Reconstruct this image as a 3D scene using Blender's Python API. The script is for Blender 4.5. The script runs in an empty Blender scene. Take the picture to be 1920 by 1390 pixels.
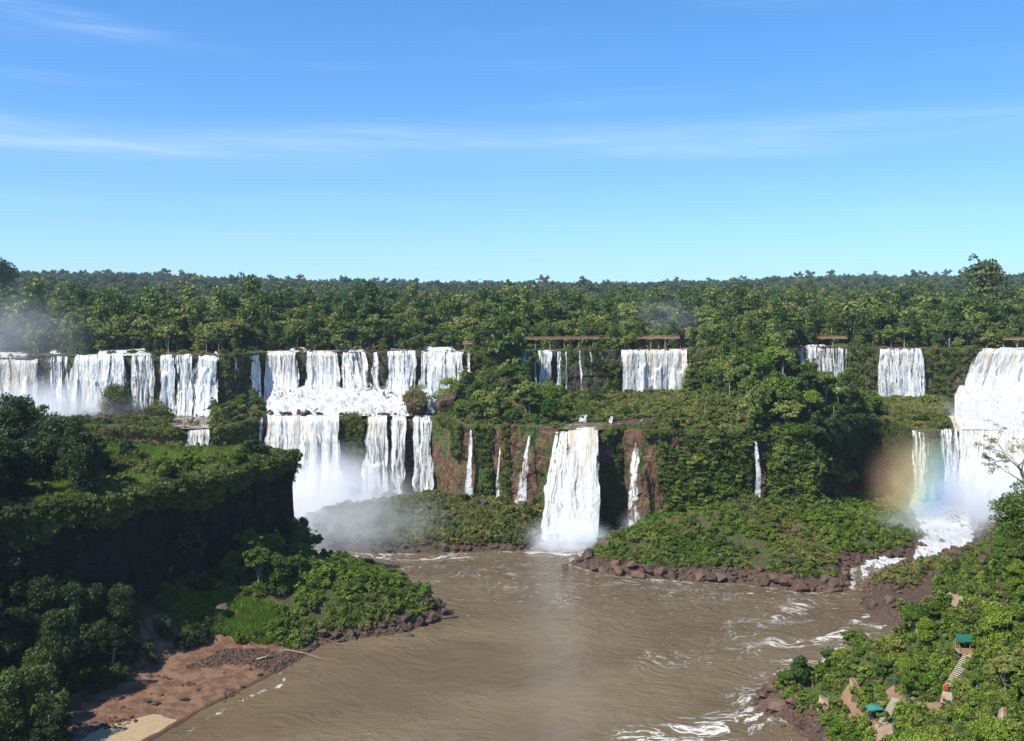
import bpy, math, random
import numpy as np
from mathutils import Vector, Euler, Matrix

# ------------------------------------------------------------------ camera, sky, sun
SC = bpy.context.scene
COL = SC.collection
F = 1844.0; CAMZ = 90.0; HY = 550.0
cam_data = bpy.data.cameras.new("camera"); cam = bpy.data.objects.new("camera", cam_data); COL.objects.link(cam)
cam.location = (0, 0, CAMZ); cam.rotation_euler = (math.radians(90), 0, 0)
cam_data.sensor_width = 36; cam_data.lens = 36 * F / 1920; cam_data.shift_y = -145 / 1920
cam_data.clip_start = 0.5; cam_data.clip_end = 30000
SC.camera = cam
SUN_EL = 49.0; SUN_AZ = 50.0            # the sun stands behind the camera, to its left
SV = Vector((-math.sin(math.radians(SUN_AZ)) * math.cos(math.radians(SUN_EL)),
             -math.cos(math.radians(SUN_AZ)) * math.cos(math.radians(SUN_EL)), math.sin(math.radians(SUN_EL))))
sl = bpy.data.lights.new("sun", 'SUN'); sl.energy = 4.6; sl.angle = math.radians(0.5); sl.color = (1.0, 0.95, 0.86)
so = bpy.data.objects.new("sun", sl); COL.objects.link(so); so.rotation_euler = SV.to_track_quat('Z', 'Y').to_euler()
SC.view_settings.view_transform = 'Standard'; SC.view_settings.look = 'None'
SC.view_settings.exposure = 0.72; SC.view_settings.gamma = 1.0
SC.cycles.use_denoising = True
SC.cycles.max_bounces = 12; SC.cycles.diffuse_bounces = 2; SC.cycles.glossy_bounces = 2
SC.cycles.transmission_bounces = 3; SC.cycles.transparent_max_bounces = 16; SC.cycles.volume_bounces = 8
SC.cycles.volume_step_rate = 4.0; SC.cycles.volume_max_steps = 256
SC.cycles.use_adaptive_sampling = True; SC.cycles.adaptive_threshold = 0.02

W = bpy.data.worlds.new("World"); SC.world = W; W.use_nodes = True
wn = W.node_tree.nodes; wl = W.node_tree.links; wn.clear()

class G:
    """small helper around a node tree"""
    def __init__(s, nt): s.nt = nt; s.n = nt.nodes; s.l = nt.links
    def put(s, sock, v):
        if v is None: return
        if hasattr(v, 'is_output'): s.l.new(v, sock)
        else: sock.default_value = v
    def math(s, op, a, b=None, c=None, clamp=False):
        nd = s.n.new('ShaderNodeMath'); nd.operation = op; nd.use_clamp = clamp
        s.put(nd.inputs[0], a); s.put(nd.inputs[1], b); s.put(nd.inputs[2], c); return nd.outputs[0]
    def vmath(s, op, a, b=None):
        nd = s.n.new('ShaderNodeVectorMath'); nd.operation = op
        s.put(nd.inputs[0], a); s.put(nd.inputs[1], b); return nd.outputs[0] if op != 'LENGTH' else nd.outputs[1]
    def noise(s, vec, scale, detail=4, rough=0.55, dist=0.0):
        nd = s.n.new('ShaderNodeTexNoise'); s.put(nd.inputs['Vector'], vec); nd.inputs['Scale'].default_value = scale
        nd.inputs['Detail'].default_value = detail; nd.inputs['Roughness'].default_value = rough
        nd.inputs['Distortion'].default_value = dist; return nd.outputs[0]
    def ncol(s, vec, scale, detail=2):
        nd = s.n.new('ShaderNodeTexNoise'); s.put(nd.inputs['Vector'], vec); nd.inputs['Scale'].default_value = scale
        nd.inputs['Detail'].default_value = detail; return nd.outputs[1]
    def mapr(s, v, a, b, c=0.0, d=1.0, smooth=True):
        nd = s.n.new('ShaderNodeMapRange'); nd.clamp = True
        if smooth: nd.interpolation_type = 'SMOOTHSTEP'
        s.put(nd.inputs[0], v)
        for i, q in enumerate((a, b, c, d)): s.put(nd.inputs[1 + i], q)
        return nd.outputs[0]
    def mix(s, f, a, b):
        nd = s.n.new('ShaderNodeMix'); nd.data_type = 'RGBA'; s.put(nd.inputs[0], f)
        s.put(nd.inputs[6], a if hasattr(a, 'is_output') else (*a, 1)); s.put(nd.inputs[7], b if hasattr(b, 'is_output') else (*b, 1))
        return nd.outputs[2]
    def ramp(s, f, stops):
        nd = s.n.new('ShaderNodeValToRGB'); s.put(nd.inputs[0], f); cr = nd.color_ramp
        while len(cr.elements) < len(stops): cr.elements.new(0.5)
        for e, (p, c) in zip(cr.elements, stops): e.position = p; e.color = (*c, 1)
        return nd.outputs[0]
    def attr(s, name):
        nd = s.n.new('ShaderNodeAttribute'); nd.attribute_name = name; return nd
    def mapping(s, vec, scale=(1, 1, 1), loc=(0, 0, 0), rot=(0, 0, 0)):
        nd = s.n.new('ShaderNodeMapping'); s.put(nd.inputs[0], vec)
        nd.inputs[1].default_value = loc; nd.inputs[2].default_value = rot; nd.inputs[3].default_value = scale; return nd.outputs[0]
    def comb(s, x, y, z):
        nd = s.n.new('ShaderNodeCombineXYZ'); s.put(nd.inputs[0], x); s.put(nd.inputs[1], y); s.put(nd.inputs[2], z); return nd.outputs[0]
    def sep(s, v):
        nd = s.n.new('ShaderNodeSeparateXYZ'); s.put(nd.inputs[0], v); return nd.outputs
    def bump(s, h, strength=0.5, dist=0.3, normal=None):
        nd = s.n.new('ShaderNodeBump'); s.put(nd.inputs['Height'], h); nd.inputs['Strength'].default_value = strength
        nd.inputs['Distance'].default_value = dist; s.put(nd.inputs['Normal'], normal); return nd.outputs[0]

g = G(W.node_tree)
sky = wn.new('ShaderNodeTexSky'); sky.sky_type = 'NISHITA'; sky.sun_disc = False
sky.sun_elevation = math.radians(SUN_EL); sky.sun_rotation = math.radians(180 + SUN_AZ)
sky.altitude = 200; sky.air_density = 1.0; sky.dust_density = 0.2; sky.ozone_density = 3.0
hsv = wn.new('ShaderNodeHueSaturation'); hsv.inputs['Hue'].default_value = 0.502; hsv.inputs['Saturation'].default_value = 1.28; hsv.inputs['Value'].default_value = 1.12
wl.new(sky.outputs[0], hsv.inputs['Color'])
tc = wn.new('ShaderNodeTexCoord'); wl.new(g.vmath('NORMALIZE', g.vmath('ADD', tc.outputs['Generated'], (0.0, 0.0, 0.115))), sky.inputs[0]); dx, dy, dz = g.sep(tc.outputs['Generated'])
az = g.math('ARCTAN2', dx, dy); el = g.math('ARCSINE', dz)
# thin cirrus: streaks along the azimuth
v = g.comb(g.math('MULTIPLY', az, 2.2), g.math('MULTIPLY', el, 26.0), 0.0)
n1 = g.noise(v, 1.6, 5, 0.6, 0.3)
v2 = g.comb(g.math('MULTIPLY', az, 7.0), g.math('MULTIPLY', g.math('ADD', el, g.math('MULTIPLY', az, 0.05)), 60.0), 3.0)
n2 = g.noise(v2, 1.0, 4, 0.6, 0.4)
elt = g.math('SUBTRACT', el, g.math('ADD', 0.150, g.math('MULTIPLY', az, 0.016)))
band = g.mapr(g.math('ABSOLUTE', elt), 0.0, 0.03, 1.0, 0.0)
lw = g.math('SUBTRACT', el, g.math('SUBTRACT', 0.19, g.math('MULTIPLY', az, 0.14)))
left = g.math('MULTIPLY', g.mapr(g.math('ABSOLUTE', lw), 0.0, 0.016, 1.0, 0.0), g.mapr(az, -0.30, -0.42, 0.0, 1.0))
low = g.math('MULTIPLY', g.mapr(g.math('ABSOLUTE', g.math('SUBTRACT', el, 0.137)), 0.0, 0.011, 1.0, 0.0), g.mapr(az, -0.25, -0.42, 0.0, 1.0))
cf = g.math('MULTIPLY', band, g.mapr(n1, 0.3, 0.72, 0.2, 1.0))
cf = g.math('MULTIPLY', cf, 0.20)
cf = g.math('ADD', cf, g.math('MULTIPLY', g.math('MULTIPLY', left, g.mapr(n2, 0.35, 0.7)), 0.2))
cf = g.math('ADD', cf, g.math('MULTIPLY', g.math('MULTIPLY', low, g.mapr(n2, 0.35, 0.65)), 0.12))
cf = g.math('ADD', cf, g.math('MULTIPLY', g.mapr(n1, 0.5, 0.8), 0.06), clamp=True)
cf = g.math('ADD', cf, g.mapr(el, 0.0, 0.20, 0.10, 0.0), clamp=True)
skyc = g.mix(cf, hsv.outputs[0], (5.6, 6.2, 7.0))
bg = wn.new('ShaderNodeBackground'); bg.inputs[1].default_value = 0.125; wl.new(skyc, bg.inputs[0])
wo = wn.new('ShaderNodeOutputWorld'); wl.new(bg.outputs[0], wo.inputs[0])

rng = np.random.default_rng(7); random.seed(7)

# ------------------------------------------------------------------ numeric helpers
def _h(ix, iy, iz):
    n = (ix * 374761393 + iy * 668265263 + iz * 2147483647 * 3 + 1274126177) & 0xFFFFFFFF
    n = ((n ^ (n >> 13)) * 1274126177) & 0xFFFFFFFF
    n = ((n ^ (n >> 16)) * 2246822519) & 0xFFFFFFFF
    return ((n ^ (n >> 15)) & 0xFFFFFF) / float(0xFFFFFF)
def vn(x, y, z=0.0):
    x = np.asarray(x, float); y = np.asarray(y, float); z = np.asarray(z, float) + 0 * x
    ix = np.floor(x).astype(np.int64); iy = np.floor(y).astype(np.int64); iz = np.floor(z).astype(np.int64)
    fx = x - ix; fy = y - iy; fz = z - iz
    fx = fx * fx * (3 - 2 * fx); fy = fy * fy * (3 - 2 * fy); fz = fz * fz * (3 - 2 * fz); r = 0
    for a in (0, 1):
        for b in (0, 1):
            for c in (0, 1):
                r = r + _h(ix + a, iy + b, iz + c) * (fx if a else 1 - fx) * (fy if b else 1 - fy) * (fz if c else 1 - fz)
    return r * 2 - 1
def fbm(x, y, z=0.0, o=4):
    r = 0; a = 0.5; x = np.asarray(x, float); y = np.asarray(y, float); z = np.asarray(z, float)
    for k in range(o): r = r + a * vn(x + 17 * k, y - 9 * k, z + 5 * k); x = x * 2.03; y = y * 2.03; z = z * 2.03; a *= 0.5
    return r
def ss(a, b, x): t = np.clip((np.asarray(x, float) - a) / (b - a), 0, 1); return t * t * (3 - 2 * t)
def sdpoly(px, py, poly):
    """signed distance to a closed polygon, positive inside"""
    px = np.asarray(px, float); py = np.asarray(py, float); P = np.array(poly, float)
    d = np.full(px.shape, 1e18); ins = np.zeros(px.shape, bool)
    for i in range(len(P)):
        a = P[i]; b = P[(i + 1) % len(P)]; e = b - a; wx = px - a[0]; wy = py - a[1]
        t = np.clip((wx * e[0] + wy * e[1]) / (e @ e), 0, 1); ddx = wx - e[0] * t; ddy = wy - e[1] * t
        d = np.minimum(d, ddx * ddx + ddy * ddy)
        c = ((a[1] <= py) & (b[1] > py)) | ((b[1] <= py) & (a[1] > py))
        if abs(e[1]) > 1e-9: ins ^= c & (px < a[0] + (py - a[1]) / e[1] * e[0])
    return np.where(ins, 1, -1) * np.sqrt(d)
def dline(px, py, pl):
    px = np.asarray(px, float); py = np.asarray(py, float); P = np.array(pl, float); d = np.full(px.shape, 1e18)
    for i in range(len(P) - 1):
        a = P[i]; e = P[i + 1] - a; wx = px - a[0]; wy = py - a[1]
        t = np.clip((wx * e[0] + wy * e[1]) / (e @ e + 1e-9), 0, 1)
        d = np.minimum(d, (wx - e[0] * t) ** 2 + (wy - e[1] * t) ** 2)
    return np.sqrt(d)
def at(px, py, d): return np.array(((px - 960) * d / F, d, CAMZ - (py - HY) * d / F))
def zp(px, py, z=0.0):                        # where a sight line meets the level z
    d = (CAMZ - z) * F / (py - HY); return np.array(((px - 960) * d / F, d))
def pxof(x, y, z): return 960 + F * x / y, HY + F * (CAMZ - z) / y

# ------------------------------------------------------------------ plan of the gorge
LB = [(-17, 274), (-27, 262), (-49, 252), (-53, 240), (-57, 230), (-66, 213), (-72, 198), (-82, 165), (-90, 130), (-300, 90), (-300, 330), (-110, 340), (-72, 325), (-62, 318), (-44, 316), (-32, 303), (-24, 288)]
PL = [(-68, 300), (-80, 276), (-97, 240), (-122, 217), (-160, 190), (-300, 150), (-420, 200), (-420, 325), (-200, 330), (-110, 316), (-80, 309)]
PM = [(-205, 480), (-198, 432), (-150, 418), (-127, 420), (-112, 441), (-72, 440), (-35, 438), (-28, 425), (-20, 402), (0, 395), (12, 388), (20, 380), (33, 380),
      (42, 384), (50, 378), (80, 374), (97, 377), (114, 372), (126, 388), (148, 420), (161, 431), (167, 411), (185, 411), (230, 405), (330, 400), (330, 600), (-205, 600)]
PU = [(-1500, 440), (-420, 455), (-244, 469), (-138, 475), (-130, 490), (-125, 500), (-20, 505), (0, 500), (10, 510), (92, 520), (108, 500), (140, 506), (156, 540), (185, 545), (197, 528),
      (222, 527), (245, 522), (275, 525), (420, 530), (1500, 540), (9000, 600), (9000, 9000), (-9000, 9000), (-9000, 440)]
CB = [(20, 326), (27, 318), (40, 311), (58, 307), (73, 305), (87, 297), (101, 297), (107, 312), (110, 322), (124, 331), (140, 338), (158, 360), (166, 395), (170, 440), (60, 440), (45, 380), (33, 362), (24, 345)]
CI = [(-76, 352), (-62, 343), (-48, 340), (-29, 341), (-8, 342), (6, 346), (13, 360), (20, 386), (0, 412), (-40, 424), (-58, 408), (-78, 392), (-84, 370)]
RB = [(58, 198), (52, 217), (58, 224), (66, 228), (84, 238), (97, 250), (104, 258), (100, 270), (101, 284), (106, 296), (112, 310), (128, 322), (150, 336), (172, 366), (196, 392), (330, 400),
      (330, 90), (40, 90), (48, 150)]
def HN(x, y, noise=True):
    x = np.asarray(x, float); y = np.asarray(y, float)
    n1 = fbm(x * 0.05, y * 0.05, 0, 4) if noise else 0; n2 = fbm(x * 0.3, y * 0.3, 7, 3) if noise else 0
    z = np.full(x.shape, -4.0)
    s = sdpoly(x, y, LB); pen = ss(244, 262, y)
    beach = np.where(s < 0, 0.3 * s, 0.085 * s + np.maximum(0, s - 24) * 0.35 + np.maximum(0, n2) * 0.25)
    dome = np.where(s < 0, 0.5 * s, np.minimum(s * 0.8, 2.5) + 6.5 * ss(3, 20, s) + 7 * ss(20, 50, s) + n2 * 1.2)
    z = np.maximum(z, beach * (1 - pen) + dome * pen)
    s = sdpoly(x, y, PL)
    z = np.maximum(z, np.minimum(13 + 0.75 * s + 8 * ss(-80, -130, x), 33) + n2)
    top = 40.6 + np.clip((-128 - x) * 0.13, 0, 12) + n1 * 1.2 + n2 * 0.7
    k = ss(0.5, 3.0, s); z = z * (1 - k) + np.maximum(z, top) * k
    s = sdpoly(x, y, CB); zc = np.where(s < 0, 0.5 * s, np.minimum(s * 0.6, 2.2) + 2.5 * ss(3, 14, s) + 7.5 * ss(14, 46, s) + n2 * 1.6 + n1 * 2.5)
    z = np.maximum(z, zc)
    s = sdpoly(x, y, CI); zc = np.where(s < 0, 0.5 * s, np.minimum(s * 0.7, 2.2) + 3.2 * ss(3, 22, s) + 1.8 * ss(18, 36, s) + n2 * 1.8 + n1 * 3.5)
    z = np.maximum(z, zc)
    s = sdpoly(x, y, RB); r = ss(246, 262, y) * (1 - ss(325, 350, y))
    hill = 0.5 * s + 0.008 * s * s
    rock = np.minimum(s * 0.45, 3) + 0.08 * s + np.maximum(0, s - 22) * 0.8
    zr = np.minimum(hill * (1 - r) + rock * r, 72 - 0.0 * s) + n2 * 1.3 + n1 * 2
    z = np.maximum(z, np.where(s < 0, 0.5 * s, zr))
    s = sdpoly(x, y, PM)
    zm = 35 + 2 * ss(-30, 10, x) - 4.5 * ss(140, 165, x) - 3 * ss(-112, -130, x)
    mound = 23 * np.exp(-(((x - 108) / 23) ** 2 + ((y - 424) / 36) ** 2)) + 12 * np.exp(-(((x + 2) / 20) ** 2 + ((y - 445) / 28) ** 2)) + 5 * np.exp(-(((x - 62) / 16) ** 2 + ((y - 420) / 22) ** 2))
    mound = mound + 14 * np.exp(-(((x - 128) / 20) ** 2 + ((y - 480) / 30) ** 2))
    pr = 960 + F * x / np.maximum(y, 1); w_ = lambda a, b: ss(a - 6, a + 4, pr) * ss(b + 6, b - 4, pr)
    ch = np.clip(w_(500, 640) + w_(682, 816) + w_(1048, 1122) * (y < 400) + w_(1792, 2100) + w_(345, 396) * (y < 440), 0, 1); n2p = n2 * (1 - ch); zm = zm - 1.6 * ch
    k = ss(0, 2.6, s); z = z * (1 - k) + (zm + mound * ss(0, 14, s) + n2p * 0.8 * ss(4, 9, s)) * k
    s = sdpoly(x, y, PU); d = np.maximum(y - 520, 0)
    far = 60 + 3 * ss(0, 120, d) + 13 * ss(200, 1000, d) + 15 * ss(900, 2700, d)
    far = far + 30 * ss(900, 2300, y) * ss(-0.08, -0.5, x / np.maximum(y, 1)) + 20 * ss(1000, 2400, y) * ss(0.08, 0.34, x / np.maximum(y, 1))
    far = far + ss(560, 700, y) * 4 * fbm(x * 0.008, y * 0.008, 9, 3) + ss(700, 1500, y) * 12 * fbm(x * 0.0022, y * 0.0022, 3, 3) + ss(15, 60, s) * 1.5 * (n1 if noise else 0)
    cu = 0
    for a_, b_ in ((-400, 70), (134, 238), (242, 290), (298, 330), (336, 360), (368, 410), (498, 560), (574, 686), (696, 711), (726, 782), (788, 870), (1010, 1036), (1164, 1290), (1496, 1590), (1646, 1734), (1832, 2300)): cu = cu + w_(a_, b_)
    far = far - 0.9 * (1 - ss(14, 22, s)) * np.clip(cu, 0, 1) + 0.25 * (1 - np.clip(cu, 0, 1)) * (1 - ss(10, 20, s))
    k = ss(0, 2.6, s); z = z * (1 - k) + far * k
    z = z + 46 * np.exp(-((x - 97) ** 2 + (y - 130) ** 2) / 22.0 ** 2)
    dc = np.sqrt(x * x + y * y); z = np.maximum(z, np.minimum(87.5, 93 - 0.95 * dc))
    return z

def hit(px, py, dmin=110, dmax=900):
    d = np.arange(dmin, dmax, 0.5); x = (px - 960) * d / F; zz = CAMZ - (py - HY) * d / F; h = np.maximum(HN(x, d), 0)
    i = np.argmax(zz <= h); i = i if zz[i] <= h[i] else len(d) - 1
    return Vector((x[i], d[i], float(h[i])))

# ------------------------------------------------------------------ mesh helpers
def link(o, parent=None):
    COL.objects.link(o)
    if parent is not None: o.parent = parent
    return o
def tag(o, label=None, cat=None, group=None, kind=None):
    if label: o['label'] = label
    if cat: o['category'] = cat
    if group: o['group'] = group
    if kind: o['kind'] = kind
    return o
def mk_mesh(name, V, Fc, mat=None, smooth=False, mats=None, midx=None):
    V = np.asarray(V, np.float32).reshape(-1, 3); me = bpy.data.meshes.new(name)
    if isinstance(Fc, np.ndarray):
        n, k = Fc.shape; me.vertices.add(len(V)); me.vertices.foreach_set('co', V.ravel())
        me.loops.add(n * k); me.loops.foreach_set('vertex_index', Fc.astype(np.int32).ravel())
        me.polygons.add(n); me.polygons.foreach_set('loop_start', np.arange(0, n * k, k, dtype=np.int32))
        me.update(calc_edges=True)
    else:
        me.from_pydata([tuple(map(float, q)) for q in V], [], Fc); me.update()
    for m in (mats or ([mat] if mat else [])): me.materials.append(m)
    if midx is not None: me.polygons.foreach_set('material_index', np.asarray(midx, np.int32))
    me.polygons.foreach_set('use_smooth', np.full(len(me.polygons), smooth)); me.update()
    return me
def obj(name, V, Fc, mat=None, parent=None, smooth=False, **k):
    return link(bpy.data.objects.new(name, mk_mesh(name, V, Fc, mat, smooth, **k)), parent)
def obj_me(name, me, parent=None): return link(bpy.data.objects.new(name, me), parent)
def empty(name, loc=(0, 0, 0), rz=0.0):
    o = bpy.data.objects.new(name, None); COL.objects.link(o); o.location = loc; o.rotation_euler = (0, 0, rz); o.empty_display_size = 0.5; return o
def grid_faces(nr, nc):
    a = (np.arange(nr - 1)[:, None] * nc + np.arange(nc - 1)[None, :]).ravel()
    return np.stack([a, a + 1, a + nc + 1, a + nc], 1)
def setattr_f(me, name, arr):
    a = me.attributes.new(name, 'FLOAT', 'POINT'); a.data.foreach_set('value', np.asarray(arr, np.float32).ravel())

class MB:
    """collects shapes into ONE mesh"""
    def __init__(s): s.V = []; s.F = []
    def add(s, V, Fs):
        b = len(s.V); s.V.extend([tuple(map(float, q)) for q in V]); s.F.extend([tuple(int(i) + b for i in f) for f in Fs])
    def box(s, c, size, rz=0.0, M=None):
        x, y, z = [q / 2 for q in size]; V = [Vector((a * x, b * y, d * z)) for a in (-1, 1) for b in (-1, 1) for d in (-1, 1)]
        R = M if M is not None else Matrix.Rotation(rz, 3, 'Z'); V = [R @ q + Vector(c) for q in V]
        s.add(V, [(0, 1, 3, 2), (4, 6, 7, 5), (0, 4, 5, 1), (2, 3, 7, 6), (0, 2, 6, 4), (1, 5, 7, 3)])
    def bar(s, a, b, w, h=None):
        a = Vector(a); b = Vector(b); d = b - a; q = d.to_track_quat('X', 'Z').to_matrix()
        s.box((a + b) / 2, (d.length, w, h or w), M=q)
    def tube(s, pts, rad, n=6):
        pts = [Vector(p) for p in pts]; rings = []; V = []; Fs = []
        for i, p in enumerate(pts):
            d = (pts[min(i + 1, len(pts) - 1)] - pts[max(i - 1, 0)]).normalized(); u = d.orthogonal().normalized(); w = d.cross(u)
            if i and V:
                pu = (V[-n] - pts[i - 1]); u = (pu - d * pu.dot(d)).normalized(); w = d.cross(u)
            for k in range(n): V.append(p + (u * math.cos(2 * math.pi * k / n) + w * math.sin(2 * math.pi * k / n)) * rad[i])
        for i in range(len(pts) - 1):
            for k in range(n): Fs.append((i * n + k, i * n + (k + 1) % n, (i + 1) * n + (k + 1) % n, (i + 1) * n + k))
        Fs.append(tuple(range(n))[::-1]); Fs.append(tuple((len(pts) - 1) * n + k for k in range(n))); s.add(V, Fs)
    def mesh(s, name, mat, smooth=False): return mk_mesh(name, s.V, s.F, mat, smooth)
    def build(s, name, mat, parent=None, smooth=False): return obj_me(name, s.mesh(name, mat, smooth), parent)

# ------------------------------------------------------------------ materials
def newmat(name):
    m = bpy.data.materials.new(name); m.use_nodes = True; m.node_tree.nodes.clear(); gg = G(m.node_tree)
    out = gg.n.new('ShaderNodeOutputMaterial'); return m, gg, out
def princ(gg, out, col, rough=0.7, normal=None, spec=0.3, **kw):
    p = gg.n.new('ShaderNodeBsdfPrincipled'); gg.put(p.inputs['Base Color'], col if hasattr(col, 'is_output') else (*col, 1))
    gg.put(p.inputs['Roughness'], rough); gg.put(p.inputs['Specular IOR Level'], spec); gg.put(p.inputs['Normal'], normal)
    for k, q in kw.items(): gg.put(p.inputs[k], q)
    gg.l.new(p.outputs[0], out.inputs[0]); return p
def foliage_mat(name, cols, trans=0.22, nscale=0.35, gain=1.0):
    m, q, out = newmat(name); oi = q.n.new('ShaderNodeObjectInfo'); t = q.n.new('ShaderNodeTexCoord')
    n = q.noise(t.outputs['Object'], nscale, 3, 0.6); geo = q.n.new('ShaderNodeNewGeometry')
    n2 = q.noise(geo.outputs['Position'], 0.02, 2, 0.5)
    f = q.math('ADD', q.math('MULTIPLY', oi.outputs['Random'], 0.55), q.math('MULTIPLY', n, 0.45)); f = q.math('ADD', f, q.math('MULTIPLY', q.math('SUBTRACT', n2, 0.5), 0.7))
    f = q.math('ADD', f, q.math('MULTIPLY', q.math('SUBTRACT', geo.outputs['Random Per Island'], 0.5), 0.35))
    f = q.math('ADD', q.math('MULTIPLY', q.math('SUBTRACT', f, 0.5), 1.35), 0.5); k = len(cols); col = q.ramp(f, [(0.08 + 0.84 * i / (k - 1), tuple(c * gain for c in cc)) for i, cc in enumerate(cols)])
    p = q.n.new('ShaderNodeBsdfPrincipled'); q.l.new(col, p.inputs['Base Color']); p.inputs['Roughness'].default_value = 0.55
    p.inputs['Specular IOR Level'].default_value = 0.25
    tr = q.n.new('ShaderNodeBsdfTranslucent'); q.l.new(q.mix(0.35, col, (0.16, 0.22, 0.02)), tr.inputs[0])
    ms = q.n.new('ShaderNodeMixShader'); ms.inputs[0].default_value = trans
    q.l.new(p.outputs[0], ms.inputs[1]); q.l.new(tr.outputs[0], ms.inputs[2]); q.l.new(ms.outputs[0], out.inputs[0]); return m
M = {}
M['leaf'] = foliage_mat('leaf_forest', [(0.026, 0.058, 0.012), (0.060, 0.112, 0.018), (0.115, 0.165, 0.026), (0.23, 0.24, 0.06)])
M['leaf_far'] = foliage_mat('leaf_far_forest', [(0.022, 0.050, 0.016), (0.044, 0.086, 0.022), (0.080, 0.122, 0.030), (0.15, 0.165, 0.06)], 0.2)
M['leaf_shade_tint'] = foliage_mat('leaf_shade_tint', [(0.010, 0.022, 0.006), (0.022, 0.044, 0.010), (0.045, 0.078, 0.015), (0.09, 0.12, 0.026)], 0.2)  # leaf greens darkened so the shade at left and in the cove is in the colour
M['leaf_bright'] = foliage_mat('leaf_bright', [(0.032, 0.078, 0.008), (0.075, 0.140, 0.012), (0.130, 0.205, 0.020), (0.22, 0.28, 0.035)])
M['leaf_olive'] = foliage_mat('leaf_olive', [(0.075, 0.090, 0.022), (0.120, 0.135, 0.030), (0.180, 0.185, 0.040), (0.25, 0.22, 0.06)], 0.2)
M['leaf_moss'] = foliage_mat('leaf_moss', [(0.036, 0.062, 0.012), (0.075, 0.112, 0.018), (0.130, 0.165, 0.026), (0.21, 0.22, 0.05)], 0.2)
M['grass'] = foliage_mat('grass_blades', [(0.07, 0.14, 0.018), (0.12, 0.22, 0.025), (0.18, 0.29, 0.03), (0.25, 0.33, 0.06)], 0.35)

m, q, out = newmat('bark'); t = q.n.new('ShaderNodeTexCoord'); n = q.noise(q.mapping(t.outputs['Object'], (3, 3, 0.6)), 1.5, 4)
oi = q.n.new('ShaderNodeObjectInfo')
col = q.mix(q.math('MULTIPLY', oi.outputs['Random'], 0.6), q.ramp(n, [(0.3, (0.13, 0.10, 0.07)), (0.7, (0.34, 0.30, 0.23))]), (0.46, 0.42, 0.35))
princ(q, out, col, 0.9, q.bump(n, 0.6, 0.1)); M['bark'] = m

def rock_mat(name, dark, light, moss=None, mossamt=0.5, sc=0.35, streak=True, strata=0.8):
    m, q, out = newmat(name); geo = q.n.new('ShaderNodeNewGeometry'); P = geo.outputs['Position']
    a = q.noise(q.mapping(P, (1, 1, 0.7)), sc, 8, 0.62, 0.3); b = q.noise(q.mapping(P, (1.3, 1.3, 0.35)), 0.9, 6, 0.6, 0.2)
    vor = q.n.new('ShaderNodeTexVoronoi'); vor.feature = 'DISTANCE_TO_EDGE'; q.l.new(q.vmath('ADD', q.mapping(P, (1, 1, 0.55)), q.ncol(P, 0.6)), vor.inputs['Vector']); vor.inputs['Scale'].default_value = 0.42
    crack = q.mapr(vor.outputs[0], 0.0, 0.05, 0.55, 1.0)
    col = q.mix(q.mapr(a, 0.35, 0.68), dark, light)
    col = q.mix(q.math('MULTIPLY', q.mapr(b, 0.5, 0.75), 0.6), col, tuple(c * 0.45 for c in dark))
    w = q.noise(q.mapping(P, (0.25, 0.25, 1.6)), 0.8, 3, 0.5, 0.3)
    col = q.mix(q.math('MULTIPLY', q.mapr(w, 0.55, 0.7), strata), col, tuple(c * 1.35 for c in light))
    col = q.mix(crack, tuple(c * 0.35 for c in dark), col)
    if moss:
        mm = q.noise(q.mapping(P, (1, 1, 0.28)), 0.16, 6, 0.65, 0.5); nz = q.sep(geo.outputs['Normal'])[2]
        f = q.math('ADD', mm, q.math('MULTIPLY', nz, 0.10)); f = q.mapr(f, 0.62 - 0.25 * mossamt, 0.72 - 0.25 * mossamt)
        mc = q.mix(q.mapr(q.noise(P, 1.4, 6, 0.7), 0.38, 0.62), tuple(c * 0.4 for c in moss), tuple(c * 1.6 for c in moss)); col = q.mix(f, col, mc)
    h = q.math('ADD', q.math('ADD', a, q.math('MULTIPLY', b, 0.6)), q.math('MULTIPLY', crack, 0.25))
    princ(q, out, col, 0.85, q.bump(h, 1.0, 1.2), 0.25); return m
M['cliff'] = rock_mat('cliff_rock', (0.075, 0.045, 0.028), (0.19, 0.105, 0.060), (0.055, 0.085, 0.018), 0.55)
M['cliff_shade_tint'] = rock_mat('cliff_rock_shade_tint', (0.007, 0.006, 0.005), (0.022, 0.017, 0.013), (0.008, 0.014, 0.005), 0.3)  # near-black rock colour: shade of the left cliff and cove painted in
M['cliff_wet'] = rock_mat('cliff_rock_wet', (0.055, 0.042, 0.028), (0.12, 0.09, 0.06), (0.055, 0.085, 0.022), 0.62)

# boulders: colour follows the object so each copy differs
def boulder_mat(name, c0, c1, lich=(0.3, 0.22, 0.15)):
    m, q, out = newmat(name); t = q.n.new('ShaderNodeTexCoord'); oi = q.n.new('ShaderNodeObjectInfo')
    P = q.vmath('ADD', t.outputs['Object'], q.comb(q.math('MULTIPLY', oi.outputs['Random'], 40), 0.0, 0.0))
    a = q.noise(P, 1.2, 7, 0.62, 0.3); b = q.noise(P, 5.0, 5, 0.6)
    col = q.mix(q.mapr(a, 0.3, 0.7), c0, c1); col = q.mix(q.math('MULTIPLY', q.mapr(b, 0.58, 0.72), 0.35), col, lich)
    h = q.math('ADD', a, q.math('MULTIPLY', b, 0.4)); princ(q, out, col, 0.8, q.bump(h, 0.9, 0.5), 0.3); return m
M['basalt'] = boulder_mat('basalt', (0.035, 0.024, 0.018), (0.105, 0.066, 0.045), (0.16, 0.11, 0.075))
M['basalt_red'] = boulder_mat('basalt_red', (0.060, 0.036, 0.026), (0.15, 0.088, 0.058), (0.2, 0.14, 0.1))
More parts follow.
